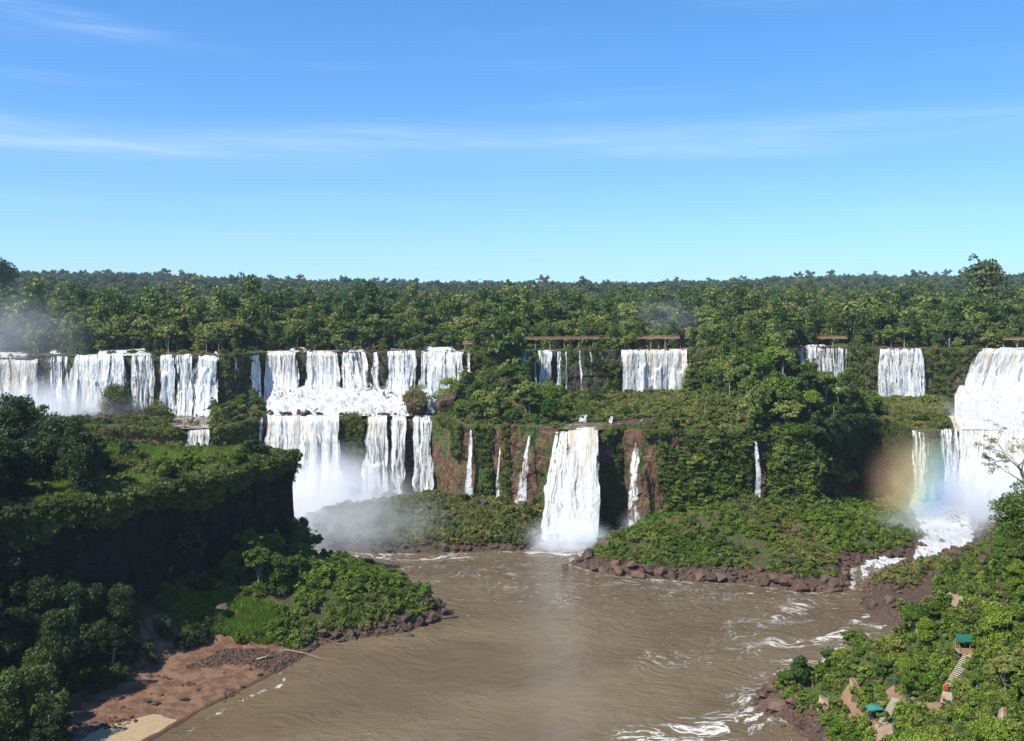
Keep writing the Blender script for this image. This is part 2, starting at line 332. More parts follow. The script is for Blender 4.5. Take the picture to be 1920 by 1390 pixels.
M['pale_rock'] = boulder_mat('pale_rock', (0.16, 0.10, 0.06), (0.42, 0.32, 0.22), (0.55, 0.48, 0.38))

# terrain
m, q, out = newmat('terrain'); geo = q.n.new('ShaderNodeNewGeometry'); P = geo.outputs['Position']
n = q.noise(P, 0.35, 7, 0.62); nf = q.noise(P, 2.2, 5, 0.6); nb = q.noise(P, 0.06, 4, 0.5)
soil = q.mix(q.mapr(n, 0.35, 0.65), (0.055, 0.034, 0.020), (0.12, 0.078, 0.045))
green = q.mix(q.mapr(nf, 0.35, 0.65), (0.018, 0.028, 0.008), (0.07, 0.10, 0.02))
col = q.mix(q.mapr(q.math('ADD', q.math('MULTIPLY', n, 0.6), q.math('MULTIPLY', nb, 0.4)), 0.38, 0.52), soil, green)
basalt = q.mix(q.mapr(nf, 0.35, 0.65), (0.03, 0.02, 0.015), (0.11, 0.07, 0.048))
col = q.mix(q.mapr(q.math('ADD', q.attr('rock').outputs['Fac'], q.math('MULTIPLY', q.math('SUBTRACT', n, 0.5), 0.8)), 0.4, 0.6), col, basalt)
redsand = q.mix(q.mapr(n, 0.4, 0.6), (0.115, 0.060, 0.034), (0.20, 0.115, 0.068)); redsand = q.mix(q.mapr(nf, 0.5, 0.72), redsand, (0.09, 0.05, 0.032))
col = q.mix(q.mapr(q.math('ADD', q.attr('sand').outputs['Fac'], q.math('MULTIPLY', q.math('SUBTRACT', n, 0.5), 0.5)), 0.42, 0.58), col, redsand)
pale = q.mix(nf, (0.27, 0.185, 0.10), (0.42, 0.31, 0.18))
col = q.mix(q.mapr(q.math('ADD', q.attr('pale').outputs['Fac'], q.math('MULTIPLY', q.math('SUBTRACT', n, 0.5), 0.35)), 0.45, 0.55), col, pale)
col = q.mix(q.mapr(q.attr('wet').outputs['Fac'], 0.2, 0.8), col, (0.06, 0.035, 0.022))
h = q.math('ADD', n, q.math('MULTIPLY', nf, 0.35)); princ(q, out, col, 0.9, q.bump(h, 0.8, 0.5), 0.2); M['terrain'] = m

# river
m, q, out = newmat('river_water'); geo = q.n.new('ShaderNodeNewGeometry'); P = geo.outputs['Position']
warp = q.vmath('ADD', P, q.vmath('MULTIPLY', q.vmath('SUBTRACT', q.ncol(P, 0.035, 3), (0.5, 0.5, 0.5)), (34, 34, 0)))
s1 = q.noise(q.mapping(warp, (0.5, 1.1, 1), rot=(0, 0, -0.35)), 0.12, 8, 0.66, 0.9)
rid = q.math('SUBTRACT', 1.0, q.math('MULTIPLY', q.math('ABSOLUTE', q.math('SUBTRACT', s1, 0.5)), 14.0))
br = q.noise(q.mapping(warp, (0.7, 1.2, 1)), 0.9, 6, 0.7); fm = q.attr('foam').outputs['Fac']; chop = q.attr('chop').outputs['Fac']
ff = q.math('ADD', q.math('MULTIPLY', q.mapr(rid, 0.0, 1.0), 0.50), q.math('ADD', q.math('MULTIPLY', br, 0.55), fm))
foam = q.mapr(ff, 0.96, 1.14)
sp = q.noise(q.mapping(P, (0.5, 1.3, 1)), 0.55, 5, 0.7); foam = q.math('MAXIMUM', foam, q.mapr(q.math('ADD', sp, q.math('MULTIPLY', chop, 0.14)), 0.70, 0.79))
big = q.noise(q.mapping(P, (0.6, 1.2, 1)), 0.03, 4, 0.5)
silt = q.mix(q.mapr(big, 0.35, 0.65), (0.122, 0.086, 0.043), (0.163, 0.119, 0.063))
tiny = q.noise(P, 3.0, 4, 0.6)
fcol = q.mix(q.mapr(tiny, 0.3, 0.7), (0.42, 0.37, 0.29), (0.78, 0.75, 0.67))
col = q.mix(foam, silt, fcol)
w1 = q.noise(q.mapping(warp, (0.7, 1.6, 1)), 0.35, 4, 0.6); w2 = q.noise(q.mapping(P, (0.8, 1.9, 1)), 1.3, 4, 0.6); w3 = q.noise(P, 0.12, 3)
hh = q.math('ADD', q.math('ADD', q.math('MULTIPLY', w1, 1.0), q.math('MULTIPLY', w2, 0.35)), q.math('MULTIPLY', w3, 1.2)); hh = q.math('ADD', hh, q.math('MULTIPLY', foam, 0.15))
hh = q.math('MULTIPLY', hh, q.math('ADD', 0.5, chop))
princ(q, out, col, q.math('ADD', 0.09, q.math('MULTIPLY', foam, 0.6)), q.bump(hh, 1.0, 1.3), 0.30); M['river'] = m

def fall_mat(name, dens=0.6, tan=0.35, usc=1.0):
    """falling white water: UV.x runs across in metres, UV.y down in metres, UV attribute t runs 0 at the lip to 1 at the foot"""
    m, q, out = newmat(name); uv = q.n.new('ShaderNodeUVMap'); uv.uv_map = 'uv'; U = uv.outputs[0]
    t = q.attr('t').outputs['Fac']; e = q.attr('edge').outputs['Fac']
    wv = q.vmath('ADD', U, q.vmath('MULTIPLY', q.vmath('SUBTRACT', q.ncol(q.mapping(U, (0.5, 0.12, 1)), 1.0, 3), (0.5, 0.5, 0.5)), (1.6, 3.0, 0)))
    a = q.noise(q.mapping(wv, (0.32 * usc, 0.018, 1)), 1.0, 3, 0.5)               # broad strands
    b = q.noise(q.mapping(wv, (1.5 * usc, 0.07, 1)), 1.0, 5, 0.62)                # fine strands
    c = q.noise(q.mapping(wv, (1.2 * usc, 0.42, 1)), 1.0, 6, 0.68)                # falling clots
    f = q.math('ADD', q.math('MULTIPLY', q.math('SUBTRACT', a, 0.5), 0.95), q.math('ADD', 0.55, q.math('ADD', q.math('MULTIPLY', q.math('SUBTRACT', b, 0.5), 0.85), q.math('MULTIPLY', q.math('SUBTRACT', c, 0.5), 0.35))))
    f = q.math('ADD', f, q.math('MULTIPLY', t, 0.07))
    f = q.math('SUBTRACT', f, q.math('MULTIPLY', e, 0.5))
    lo = 0.565 - (dens - 0.5) * 0.75
    al = q.mapr(f, lo - 0.045, lo + 0.10)
    ct = q.mix(q.mapr(q.noise(q.mapping(wv, (0.22, 0.02, 1), (5, 3, 0)), 1.0, 3), 0.40, 0.62), (0.66, 0.65, 0.60), (0.58, 0.44, 0.24))
    col = q.mix(q.math('MULTIPLY', q.mapr(t, 0.75, 0.0), tan), (0.70, 0.71, 0.69), ct)
    col = q.mix(q.mapr(q.math('ADD', q.math('MULTIPLY', b, 0.5), q.math('MULTIPLY', c, 0.5)), 0.40, 0.56), q.mix(0.62, col, (0.28, 0.31, 0.30)), col)
    h = q.math('ADD', q.math('MULTIPLY', b, 1.0), q.math('MULTIPLY', c, 1.1))
    p = princ(q, out, col, 0.85, q.bump(h, 0.8, 0.8), 0.1); q.l.new(al, p.inputs['Alpha'])
    tr = q.n.new('ShaderNodeBsdfTranslucent'); tr.inputs[0].default_value = (0.85, 0.87, 0.88, 1)
    return m
M['fall'] = {}
def fmat(dens, tan=0.35):
    k = (round(dens, 2), round(tan, 2))
    if k not in M['fall']: M['fall'][k] = fall_mat('falling_water_%d_%d' % (k[0] * 100, k[1] * 100), dens, tan)
    return M['fall'][k]

# broken white water running over rock
m, q, out = newmat('white_rapids'); geo = q.n.new('ShaderNodeNewGeometry'); P = geo.outputs['Position']
wv = q.vmath('ADD', P, q.vmath('MULTIPLY', q.vmath('SUBTRACT', q.ncol(P, 0.25, 3), (0.5, 0.5, 0.5)), (3, 3, 3)))
a = q.noise(q.mapping(wv, (1.0, 0.35, 0.5)), 0.9, 6, 0.66); b = q.noise(q.mapping(wv, (1.6, 0.8, 0.6)), 2.2, 5, 0.65); th = q.attr('rocky').outputs['Fac']
col = q.mix(q.mapr(b, 0.36, 0.6), (0.60, 0.60, 0.57), (0.84, 0.84, 0.82)); col = q.mix(q.mapr(q.math('ADD', a, th), 0.60, 0.68), col, (0.16, 0.12, 0.075))
col = q.mix(q.mapr(q.math('ADD', b, q.math('ADD', a, th)), 1.24, 1.3), col, (0.035, 0.03, 0.022))
princ(q, out, col, 0.6, q.bump(q.math('ADD', a, b), 1.0, 1.0), 0.3); M['rapids'] = m

def simple(name, c0, c1=None, rough=0.7, sc=2.0, stretch=(1, 1, 1), bump=0.3):
    m, q, out = newmat(name); t = q.n.new('ShaderNodeTexCoord'); n = q.noise(q.mapping(t.outputs['Object'], stretch), sc, 5, 0.6)
    c1 = c1 or tuple(c * 0.7 for c in c0); princ(q, out, q.mix(n, c0, c1), rough, q.bump(n, bump, 0.05)); return m
M['wood'] = simple('weathered_wood', (0.20, 0.13, 0.08), (0.34, 0.24, 0.15), 0.85, 3.0, (1, 6, 6))
M['rust_deck'] = simple('walkway_deck', (0.26, 0.13, 0.06), (0.34, 0.20, 0.10), 0.8, 1.0)
M['pale_tread'] = simple('pale_tread', (0.50, 0.43, 0.33), (0.36, 0.30, 0.22), 0.85, 4.0)
M['concrete'] = simple('pier_concrete', (0.30, 0.24, 0.18), (0.18, 0.13, 0.09), 0.9, 1.5)
M['path'] = simple('path_earth', (0.17, 0.095, 0.055), (0.26, 0.155, 0.095), 0.95, 0.8, bump=0.6)
M['slab'] = simple('path_slab', (0.30, 0.215, 0.145), (0.19, 0.125, 0.085), 0.95, 1.2, bump=0.6)
M['green_roof'] = simple('green_roof', (0.01, 0.12, 0.075), (0.015, 0.085, 0.05), 0.5, 3.0, (8, 1, 1))
M['teal'] = simple('teal_canvas', (0.03, 0.22, 0.19), (0.02, 0.15, 0.13), 0.7, 2.0)
M['orange'] = simple('orange_cloth', (0.80, 0.11, 0.015), (0.6, 0.07, 0.01), 0.7, 6.0)
M['blue'] = simple('blue_cloth', (0.02, 0.12, 0.55), (0.02, 0.08, 0.4), 0.7, 6.0)
M['skin'] = simple('skin', (0.42, 0.24, 0.16), (0.36, 0.2, 0.13), 0.6, 6.0)
M['dark_cloth'] = simple('dark_cloth', (0.03, 0.035, 0.05), (0.05, 0.05, 0.06), 0.9, 6.0)
M['white_cloth'] = simple('white_cloth', (0.6, 0.58, 0.54), (0.5, 0.48, 0.45), 0.8, 6.0)
M['hair'] = simple('dark_hair', (0.015, 0.01, 0.008), (0.03, 0.02, 0.015), 0.6, 6.0)
M['rail'] = simple('rail_paint', (0.02, 0.05, 0.04), (0.03, 0.06, 0.05), 0.6, 6.0)
M['drift'] = simple('driftwood', (0.42, 0.35, 0.27), (0.25, 0.2, 0.15), 0.9, 4.0)
#SPLIT
# ------------------------------------------------------------------ terrain sheet
def axis(lo, a, b, hi, st, grow=1.16):
    mid = list(np.arange(a, b, st)); r = []; s = st; c = b
    while c < hi: r.append(c); s *= grow; c += s
    l = []; s = st; c = a - st
    while c > lo: l.append(c); s *= grow; c -= s
    return np.array(l[::-1] + mid + r)
gx = axis(-7000, -270, 345, 7000, 1.7, 1.12); gy = axis(-700, 96, 620, 8500, 1.7, 1.06)
X, Y = np.meshgrid(gx, gy); Z = HN(X, Y)
ter = obj('terrain', np.stack([X, Y, Z], -1), grid_faces(len(gy), len(gx)), M['terrain'], smooth=True); tag(ter, kind='structure')
sLB = sdpoly(X, Y, LB); sCB = sdpoly(X, Y, CB); sRB = sdpoly(X, Y, RB); sCI = sdpoly(X, Y, CI); sPM = sdpoly(X, Y, PM); sPL = sdpoly(X, Y, PL)
sand = ss(262, 246, Y) * ss(-6, 0, sLB) * ss(40, 30, sLB) * (X < 0)
palepoly = [zp(140, 1405), zp(190, 1374), zp(290, 1344), zp(332, 1352), zp(290, 1378), zp(240, 1402)]
pale = ss(-1.0, 1.0, sdpoly(X, Y, palepoly))
rock = ss(9, 2, sLB) * (Y > 252) * (sLB > -8) + ss(9, 3, sCB) * (sCB > -10) + ss(246, 256, Y) * ss(345, 335, Y) * ss(24, 14, sRB) * (sRB > -10) + ss(13, 5, sRB) * (sRB > -6) * (Y < 250) + ss(7, 2, sCI) * (sCI > -6)
wet = sand * ss(2.2, 0.4, sLB)
for nm, a in (('sand', sand), ('pale', pale), ('rock', np.clip(rock, 0, 1)), ('wet', wet)): setattr_f(ter.data, nm, a)

# ------------------------------------------------------------------ water sheets
rx = axis(-900, -130, 210, 900, 1.6, 1.2); ry = axis(-300, 150, 470, 700, 1.6, 1.2)
X, Y = np.meshgrid(rx, ry)
def strokes(lines, wid, gain=1.0):
    r = np.zeros(X.shape)
    for l in lines:
        p = [zp(a, b) for a, b in l]; d = dline(X, Y, p); r = np.maximum(r, np.exp(-(d / wid) ** 2))
    return r * gain
foam = strokes([[(1690, 1150), (1640, 1150), (1580, 1180), (1530, 1205)], [(1400, 1335), (1450, 1320), (1400, 1360), (1340, 1372)]], 2.2, 0.55)
foam = np.maximum(foam, strokes([[(1640, 1100), (1600, 1095), (1570, 1070)], [(1730, 1030), (1770, 1000), (1820, 980)], [(1740, 1050), (1700, 1062), (1640, 1100)], [(1350, 1390), (1250, 1400)]], 3.0, 0.55))
foam = np.maximum(foam, strokes([[(1700, 1160), (1600, 1190), (1500, 1240), (1440, 1290), (1400, 1310)], [(1560, 1260), (1500, 1210), (1400, 1200), (1390, 1170), (1480, 1160), (1500, 1130)]], 8.0, 0.38))
foam = np.maximum(foam, strokes([[(1700, 1290), (1500, 1330), (1300, 1370), (1190, 1385)]], 8.0, 0.42))
foam = np.maximum(foam, strokes([[(527, 1262), (534, 1280), (520, 1290)], [(340, 1382), (420, 1330), (505, 1290)]], 0.9, 0.55))
foam = np.maximum(foam, strokes([[(740, 1062), (1000, 1078), (1300, 1110), (1500, 1125)], [(780, 1100), (960, 1060)], [(1250, 1240), (1450, 1200)], [(800, 1070), (1050, 1120)]], 18, 0.27))
foam = np.maximum(foam, strokes([[(960, 1250), (970, 1330), (930, 1340)], [(870, 1160), (1000, 1180), (1150, 1220)]], 6, 0.15))
foam = np.maximum(foam, strokes([[(560, 1030), (700, 1042), (860, 1046)], [(1000, 1036), (1120, 1040)], [(640, 990), (560, 1000)]], 7, 0.5))
edge = -np.maximum.reduce([sdpoly(X, Y, CB), sdpoly(X, Y, CI)])
foam = np.maximum(foam, 0.40 * np.exp(-((edge - 1.0) / 2.2) ** 2))
edge = -np.maximum.reduce([sdpoly(X, Y, LB) - 100 * (Y < 258), sdpoly(X, Y, RB)])
foam = np.maximum(foam, 0.30 * np.exp(-((edge - 0.8) / 1.6) ** 2))
# open water keeps some broken foam, more towards the falls
foam = np.maximum(foam, 0.5 * ss(365, 400, Y)); foam = np.where(foam < 0.02, 0, foam); foam = foam - 0.10 * ss(300, 230, Y) * ss(30, -10, X)
chop = ss(215, 330, Y) * 0.8 + ss(0, 60, X) * 0.3
zz = 0.16 * fbm(X * 0.22, Y * 0.4, 2, 4) * (0.4 + chop)
def water_sheet(name, V, Fc, foam, chop):
    o = obj(name, V, Fc, M['river'], smooth=True); setattr_f(o.data, 'foam', foam); setattr_f(o.data, 'chop', chop); return tag(o, kind='structure')
water_sheet('river', np.stack([X, Y, zz], -1), grid_faces(len(ry), len(rx)), foam, chop)

def edge_y(poly, px, ymin=330):
    k = (px - 960) / F; best = None
    for i in range(len(poly)):
        (ax, ay), (bx, by) = poly[i], poly[(i + 1) % len(poly)]
        den = (bx - ax) - k * (by - ay)
        if abs(den) < 1e-9: continue
        t = (k * ay - ax) / den
        if -1e-9 <= t <= 1 + 1e-9:
            y = ay + t * (by - ay)
            if y > ymin and (best is None or y < best): best = y
    return best
# the upper river just behind the lip, and pools on the middle shelf
pxs = np.arange(-330, 2250, 6.0); ye = np.array([edge_y(PU, p, 380) or 530 for p in pxs]); rows = np.linspace(-0.5, 34, 18)
V = [((p - 960) / F * (y + r), y + r, 60.0 + 0.02 * r) for r in rows for p, y in zip(pxs, ye)]
Xr = np.array(V)[:, 0]; Yr = np.array(V)[:, 1]
water_sheet('upper_river', V, grid_faces(len(rows), len(pxs)), 0.18 + 0.35 * vn(Xr * 0.05, Yr * 0.2), np.ones(len(V)) * 0.8)
def pool(name, p0, p1, z, back, fo, front=None, step=3.0):
    pp = np.arange(p0, p1, step); yf = np.array([(front or (lambda q: edge_y(PM, q)))(p) for p in pp]); rr = np.linspace(0, 1, 16); V = []
    for r in rr:
        for p, y in zip(pp, yf): yy = y - 0.6 + (back - y) * r; V.append(((p - 960) / F * yy, yy, z))
    V = np.array(V); V[:, 2] += 0.15 * vn(V[:, 0] * 0.5, V[:, 1] * 0.5)
    return water_sheet(name, V, grid_faces(len(rr), len(pp)), fo + 0.15 * vn(V[:, 0] * .15, V[:, 1] * .15), np.ones(len(V)))
pool('shelf_water', 320, 400, 32.35, 470, 0.35)
pool('shelf_water', 1046, 1232, 37.35, 412, 0.12)

def rapids(name, P0, P1, yf, yb, zf, zb_, rocky=0.0, bump=1.3, curve=0.6, step=2.0):
    pp = np.arange(P0, P1, step); R = 60; V = []; A = []
    for r in np.linspace(0, 1, R):
        f = np.array([yf(p) for p in pp]); b = np.array([yb(p) for p in pp]); yy = f - 0.8 + (b - f) * r; x = (pp - 960) / F * yy
        z = zf + (zb_ - zf) * r ** curve + bump * ss(0, .12, r) * (fbm(x * 0.13, yy * 0.13, 4, 3) + 0.5 * fbm(x * 0.5, yy * 0.5, 8, 3)); V.append(np.stack([x, yy, z], 1)); A.append(rocky + 0.10 * vn(x * 0.1, yy * 0.1, 3)); V[-1][:, 2] -= 4.5 * (1 - ss(P0, P0 + 16 + 10 * vn(r * 5, 0, 1), pp) * ss(P1, P1 - 16 - 10 * vn(r * 5, 7, 1), pp))
    o = obj(name, np.concatenate(V), grid_faces(R, len(pp)), M['rapids'], smooth=True); setattr_f(o.data, 'rocky', np.concatenate(A)); return tag(o, kind='structure')
rapids('rapids', 499, 817, lambda p: edge_y(PM, p), lambda p: edge_y(PU, p, 380) - 1.5, 35.3, 42.5, 0.05, 3.6, 0.9)
rapids('rapids', 1790, 2030, lambda p: edge_y(PM, p), lambda p: edge_y(PU, p, 380) - 1.5, 33.2, 40, -0.02, 3.2, 0.8)
rapids('rapids', 1700, 1835, lambda p: 318 + (p - 1700) * 0.10, lambda p: 402, 0.0, 5.5, 0.02, 1.6, 1.0)
rapids('rapids', 1600, 1702, lambda p: 309 + (p - 1600) * 0.14, lambda p: 338, -0.1, 0.9, 0.06, 0.9, 1.0)

for a_, b_, rise, bk in ((172, 285, 2.0, 20), (530, 584, 1.8, 18), (640, 690, 1.3, 14), (786, 862, 1.7, 18), (244, 292, 1.4, 10), (1500, 1560, 1.0, 9), (1860, 2030, .5, 16), (-60, 60, 1.2, 14), (86, 122, 1.8, 12), (396, 416, 2.2, 10)):
    rapids('rapids', a_, b_, lambda p: edge_y(PU, p, 380) + .9, lambda p, k=bk: edge_y(PU, p, 380) + k, 60.0, 60.05 + rise, 0.05, 0.7, 0.9)

# ------------------------------------------------------------------ cliffs
def cliff(name, line, mat, inside, amp=1.0, zmin=-2.0, over=0.4):
    P = np.array(line, float); seg = np.linalg.norm(np.diff(P, axis=0), axis=1); L = np.r_[0, np.cumsum(seg)]
    u = np.arange(0, L[-1], 0.9); x = np.interp(u, L, P[:, 0]); y = np.interp(u, L, P[:, 1])
    k = 5; xs = np.convolve(np.pad(x, k, 'edge'), np.ones(2 * k + 1) / (2 * k + 1), 'valid'); ys = np.convolve(np.pad(y, k, 'edge'), np.ones(2 * k + 1) / (2 * k + 1), 'valid')
    tx = np.gradient(xs); ty = np.gradient(ys); l = np.hypot(tx, ty); nx, ny = ty / l, -tx / l        # outward = right-hand side of the walk
    if inside == 'right': nx, ny = -nx, -ny
    zt = HN(x - nx * 4.5, y - ny * 4.5); zb = np.maximum(HN(x + nx * 4.0, y + ny * 4.0, False), zmin) - 2.0
    R = 46; V = []
    for j in range(R + 4):
        v = min(j / R, 1.0); z = zb + (zt + 0.25 - zb) * v
        n = 2.3 * fbm(u * 0.07, z * 0.045, 1, 4) + 1.5 * fbm(u * 0.35, z * 0.14, 5, 4) + 0.35 * np.abs(vn(u * 0.9, z * 0.35, 9))
        ledge = 0.5 * (vn(z * 0.22 + 0.8 * vn(u * 0.03, 0), u * 0.05, 4) > 0.1)
        off = np.clip(0.7 + over + amp * (n + ledge), 0.25, 2.4)
        if j >= R - 1: e = (j - R + 1); off = off - e * 1.5; zq = zt + 0.25 + 0.12 * e - (0.0 if e else 0.3)
        else: zq = z
        V.append(np.stack([x + nx * off, y + ny * off, zq + 0 * u], 1))
    o = obj(name, np.concatenate(V), grid_faces(R + 4, len(u)), mat, smooth=False); tag(o, kind='structure'); return o, (x, y, nx, ny, zb + 2, zt)
cl_up = cliff('cliff', PU[0:19], M['cliff_wet'], 'left', 1.0, 30)
cl_mid = cliff('cliff', PM[0:18], M['cliff'], 'left', 1.0)
cl_cove = cliff('cliff', PM[17:22], M['cliff_shade_tint'], 'left', 1.0)
cl_right = cliff('cliff', PM[21:25], M['cliff_wet'], 'left', 1.0)
cl_left = cliff('cliff', [(-200, 330), (-110, 316), (-80, 309), (-68, 300), (-80, 276), (-97, 240), (-122, 217), (-160, 190), (-300, 150)], M['cliff_shade_tint'], 'right', 1.0)
#SPLIT2
# ------------------------------------------------------------------ waterfalls
def waterfall(label, px0, px1, poly=None, zt=60.05, zb=33, out=2.2, bot=None, dens=0.62, tan=0.3, prof=None, group=None, seed=0, d=None, ragged=0.6, layers=2, step=None, base_d=None, cat='waterfall', top=True, notch=0.5):
    """a curtain of water from an edge of the plan: columns follow the lip, rows follow the fall"""
    b0, b1 = bot or (px0, px1); dd = d or (edge_y(poly, (px0 + px1) / 2, 380 if poly is PU else 330) or 400)
    wid = (px1 - px0) * dd / F; nc = max(7, int(wid / (step or 0.45)) + 1); nr = max(26, int((zt - zb) / 0.55)); MV = []; MFc = []; UV = []; T = []; E = []; base = 0
    prof = prof or [(0, 0.0), (0.08, 0.35), (0.3, 0.75), (1, 1.0)]
    for ly in range(layers):
        s = seed * 13.7 + ly * 51.3; uu = np.linspace(0, 1, nc); pxt = px0 + (px1 - px0) * uu; pxb = b0 + (b1 - b0) * uu
        ye = np.array([d if d else (edge_y(poly, p, 380 if poly is PU else 330) or dd) for p in pxt]); ye = np.convolve(np.pad(ye, 3, 'edge'), np.ones(7) / 7, 'valid')
        um = uu * wid; drop = zt - zb; rows = []
        pre = 3 if top else 0
        zl = 0.55 * vn(uu * wid * 0.10 + s, 5.0) * (wid > 4); botv = 1.0 - ragged * 0.16 * (0.5 + 0.5 * vn(um * 0.35 + s, 3.1)) * (ly == 0)
        lipn = notch * vn(um * 0.5 + s, 8.0)
        for j in range(-pre, nr):
            if j < 0: yy = ye - j * 1.6 - 0.5; z = zt + 0 * uu + 0.02 - 0.25 * (0.5 + lipn) + zl - 0.1 * (zl < 0) ; t = 0 * uu; px = pxt; vv = j * 1.6 + 0 * uu
            else:
                t = j / (nr - 1) * botv; o = np.interp(t, [a for a, b in prof], [b for a, b in prof]) * out
                off = 2.75 + o + ly * 0.55 + (0.55 + 0.5 * t) * vn(um * 0.45 + s, t * drop * 0.06) + 0.30 * vn(um * 1.6 + s, t * drop * 0.22, 4) * np.minimum(1, t * 8) + 1.1 * ss(0.15, 0.5, vn(um * 0.22 + s, 2.2)) * ss(.0, .06, t - (.35 + .25 * vn(um * .18 + s, 1.1)))
                off = np.minimum(off, off * 0 + 99) ; off = off * ss(0, 0.05, t) + (0.6) * (1 - ss(0, 0.05, t))
                yy = ye - off; 
                if base_d: yy = yy * (1 - t) + (base_d - 0 * uu) * t
                z = zt - 0.25 * (0.5 + lipn) * (1 - ss(0, 0.1, t)) - t * drop + zl * (1 - t); px = pxt + (pxb - pxt) * (t ** 0.75) + F / dd * (0.5 * vn(um * 0.12 + s, t * drop * 0.09, 2) + 0.35 * vn(um * 0.5 + s, t * drop * 0.2, 6)) * np.minimum(1, t * 5); vv = t * drop
            rows.append(np.stack([(px - 960) / F * yy, yy, z], 1)); UV.append(np.stack([um + s, vv + s * 2.1], 1)); T.append(t + 0 * uu); E.append(np.clip(1 - np.minimum(uu, 1 - uu) * wid / np.clip((1.7 + 1.3 * vn(vv * 0.16 + s, np.round(uu) * 9)), 0.3, wid * 0.34), 0, 1))
        V = np.concatenate(rows); MV.append(V); MFc.append(grid_faces(len(rows), nc) + base); base += len(V)
    V = np.concatenate(MV); Fc = np.concatenate(MFc)
    k = (label[:40]); o = obj('waterfall', V, Fc, fmat(dens, tan), smooth=True); me = o.data
    uvl = me.uv_layers.new(name='uv'); uv = np.concatenate(UV)[Fc.ravel()]; uvl.data.foreach_set('uv', uv.astype(np.float32).ravel())
    setattr_f(me, 't', np.concatenate(T)); setattr_f(me, 'edge', np.concatenate(E)); tag(o, label, cat, group); return o
def upp(label, a, b, **k): return waterfall(label, a, b, PU, 60.05, k.pop('zb', 33.5), group='falls of the upper tier', seed=a, **k)
casc = [(0, 0), (0.05, 0.10), (0.45, 0.25), (0.62, 0.42), (0.8, 0.7), (1, 1.0)]
upp('wide tan-tinted curtain of water at the far left edge, its foot lost in mist', -70, 72, zb=2, dens=0.66, tan=0.9, out=4, layers=2)
upp('sparse strands of water over dark rock right of the tan curtain', 74, 132, zb=6, dens=0.42, tan=0.2, out=2)
upp('dense white curtain directly above and left of the mossy mushroom-shaped rock', 134, 238, zb=20, dens=0.66, tan=0.15, out=4, bot=(120, 240))
upp('curtain of white strands right of the mushroom-shaped mossy rock', 240, 292, zb=26, dens=0.55, tan=0.1, out=3)
upp('white fall behind the rounded dark mossy rock, with a dark strip on its left', 296, 330, zb=31, dens=0.60, tan=0.1, out=3)
upp('stepped lacy fall breaking over boulders left of the wooded cliff bulge', 326, 362, zb=31, dens=0.55, tan=0.1, out=7, prof=casc)
upp('narrow lacy cascade fanning over rocks at the right end of the left falls', 364, 414, zb=31, dens=0.55, tan=0.1, out=11, prof=casc, bot=(345, 410))
upp('thin dribbles of water crossing the mossy wall between two tree clumps', 436, 450, zb=33, dens=0.40, tan=0, out=2)
upp('slim rough cascade just left of the tall left-centre curtain', 466, 488, zb=33.5, dens=0.50, tan=0.1, out=8, prof=casc, bot=(462, 494))
upp('tall bright curtain forming the left part of the upper centre falls', 497, 560, zb=36, dens=0.70, tan=0.6, out=7, prof=casc, bot=(492, 562), layers=3)
upp('broad bright curtain right of the dark rocky rib in the upper centre falls', 573, 636, zb=36, dens=0.67, tan=0.5, out=8, prof=casc, bot=(570, 642), layers=3)
upp('lacy white curtain with green rock at its right edge in the upper centre falls', 636, 686, zb=36, dens=0.55, tan=0.15, out=10, prof=casc, bot=(638, 704))
upp('slender separate plume between two broad curtains of the upper centre falls', 695, 712, zb=36, dens=0.52, tan=0, out=5, bot=(694, 716))
upp('rough cascade spreading in threads over dark boulders below the slender plume', 690, 722, zt=0, zb=34, dens=0.40, tan=0, out=12, prof=casc, top=False) if False else None
upp('white curtain bulging over ledges left of the bushy round rocks', 724, 784, zb=34.5, dens=0.60, tan=0.2, out=10, prof=casc, bot=(722, 780))
upp('straight finely ribbed curtain behind the bushy round rocks', 786, 872, zb=34.5, dens=0.58, tan=0.35, out=5, bot=(782, 873))
upp('thin trickle dropping beside the rightmost ribbed curtain onto dark rock', 874, 882, zb=40, dens=0.45, tan=0, out=7, bot=(874, 886), prof=casc)
upp('faint short trickle behind the tree left of the footbridge falls', 975, 996, zb=48, dens=0.38, tan=0, out=2)
upp('narrow leaning strand at the left of the falls below the footbridge', 998, 1006, zb=41, dens=0.45, tan=0, out=4, bot=(1000, 1008))
upp('even white fall below the first pier of the footbridge', 1008, 1038, zb=40, dens=0.58, tan=0, out=2.5)
upp('pair of slim strands right of the even fall below the footbridge', 1041, 1056, zb=38, dens=0.50, tan=0, out=2.5)
upp('hair-thin strand dropping straight beside the slim pair', 1059, 1064, zb=38, dens=0.50, tan=0, out=2, notch=0)
upp('thin plume widening at its foot on the bare grey-brown wall', 1083, 1093, zb=34, dens=0.46, tan=0, out=5, bot=(1086, 1102))
upp('faint wisp of water on the wall right of the widening plume', 1103, 1111, zb=42, dens=0.38, tan=0, out=2)
upp('square even curtain with cream streaks falling behind low round bushes', 1164, 1291, zb=34, dens=0.66, tan=0.8, out=2.5, bot=(1163, 1288), layers=3)
upp('hair-thin white thread falling in the dark wooded hollow right of centre', 1410, 1413, zb=46, dens=0.60, tan=0, out=1.5, notch=0)
upp('fall of separate strands behind the tall palm, right of the wooded hump', 1495, 1592, zb=34, dens=0.53, tan=0.55, out=2.5)
upp('square fall of fine straight strands between two mossy walls', 1645, 1734, zb=30.5, dens=0.58, tan=0.3, out=3, bot=(1642, 1740))
upp('huge curtain at the right edge, cream at the lip and bursting white below', 1832, 2040, zb=33, dens=0.74, tan=0.8, out=12, prof=casc, bot=(1796, 2040), layers=3)
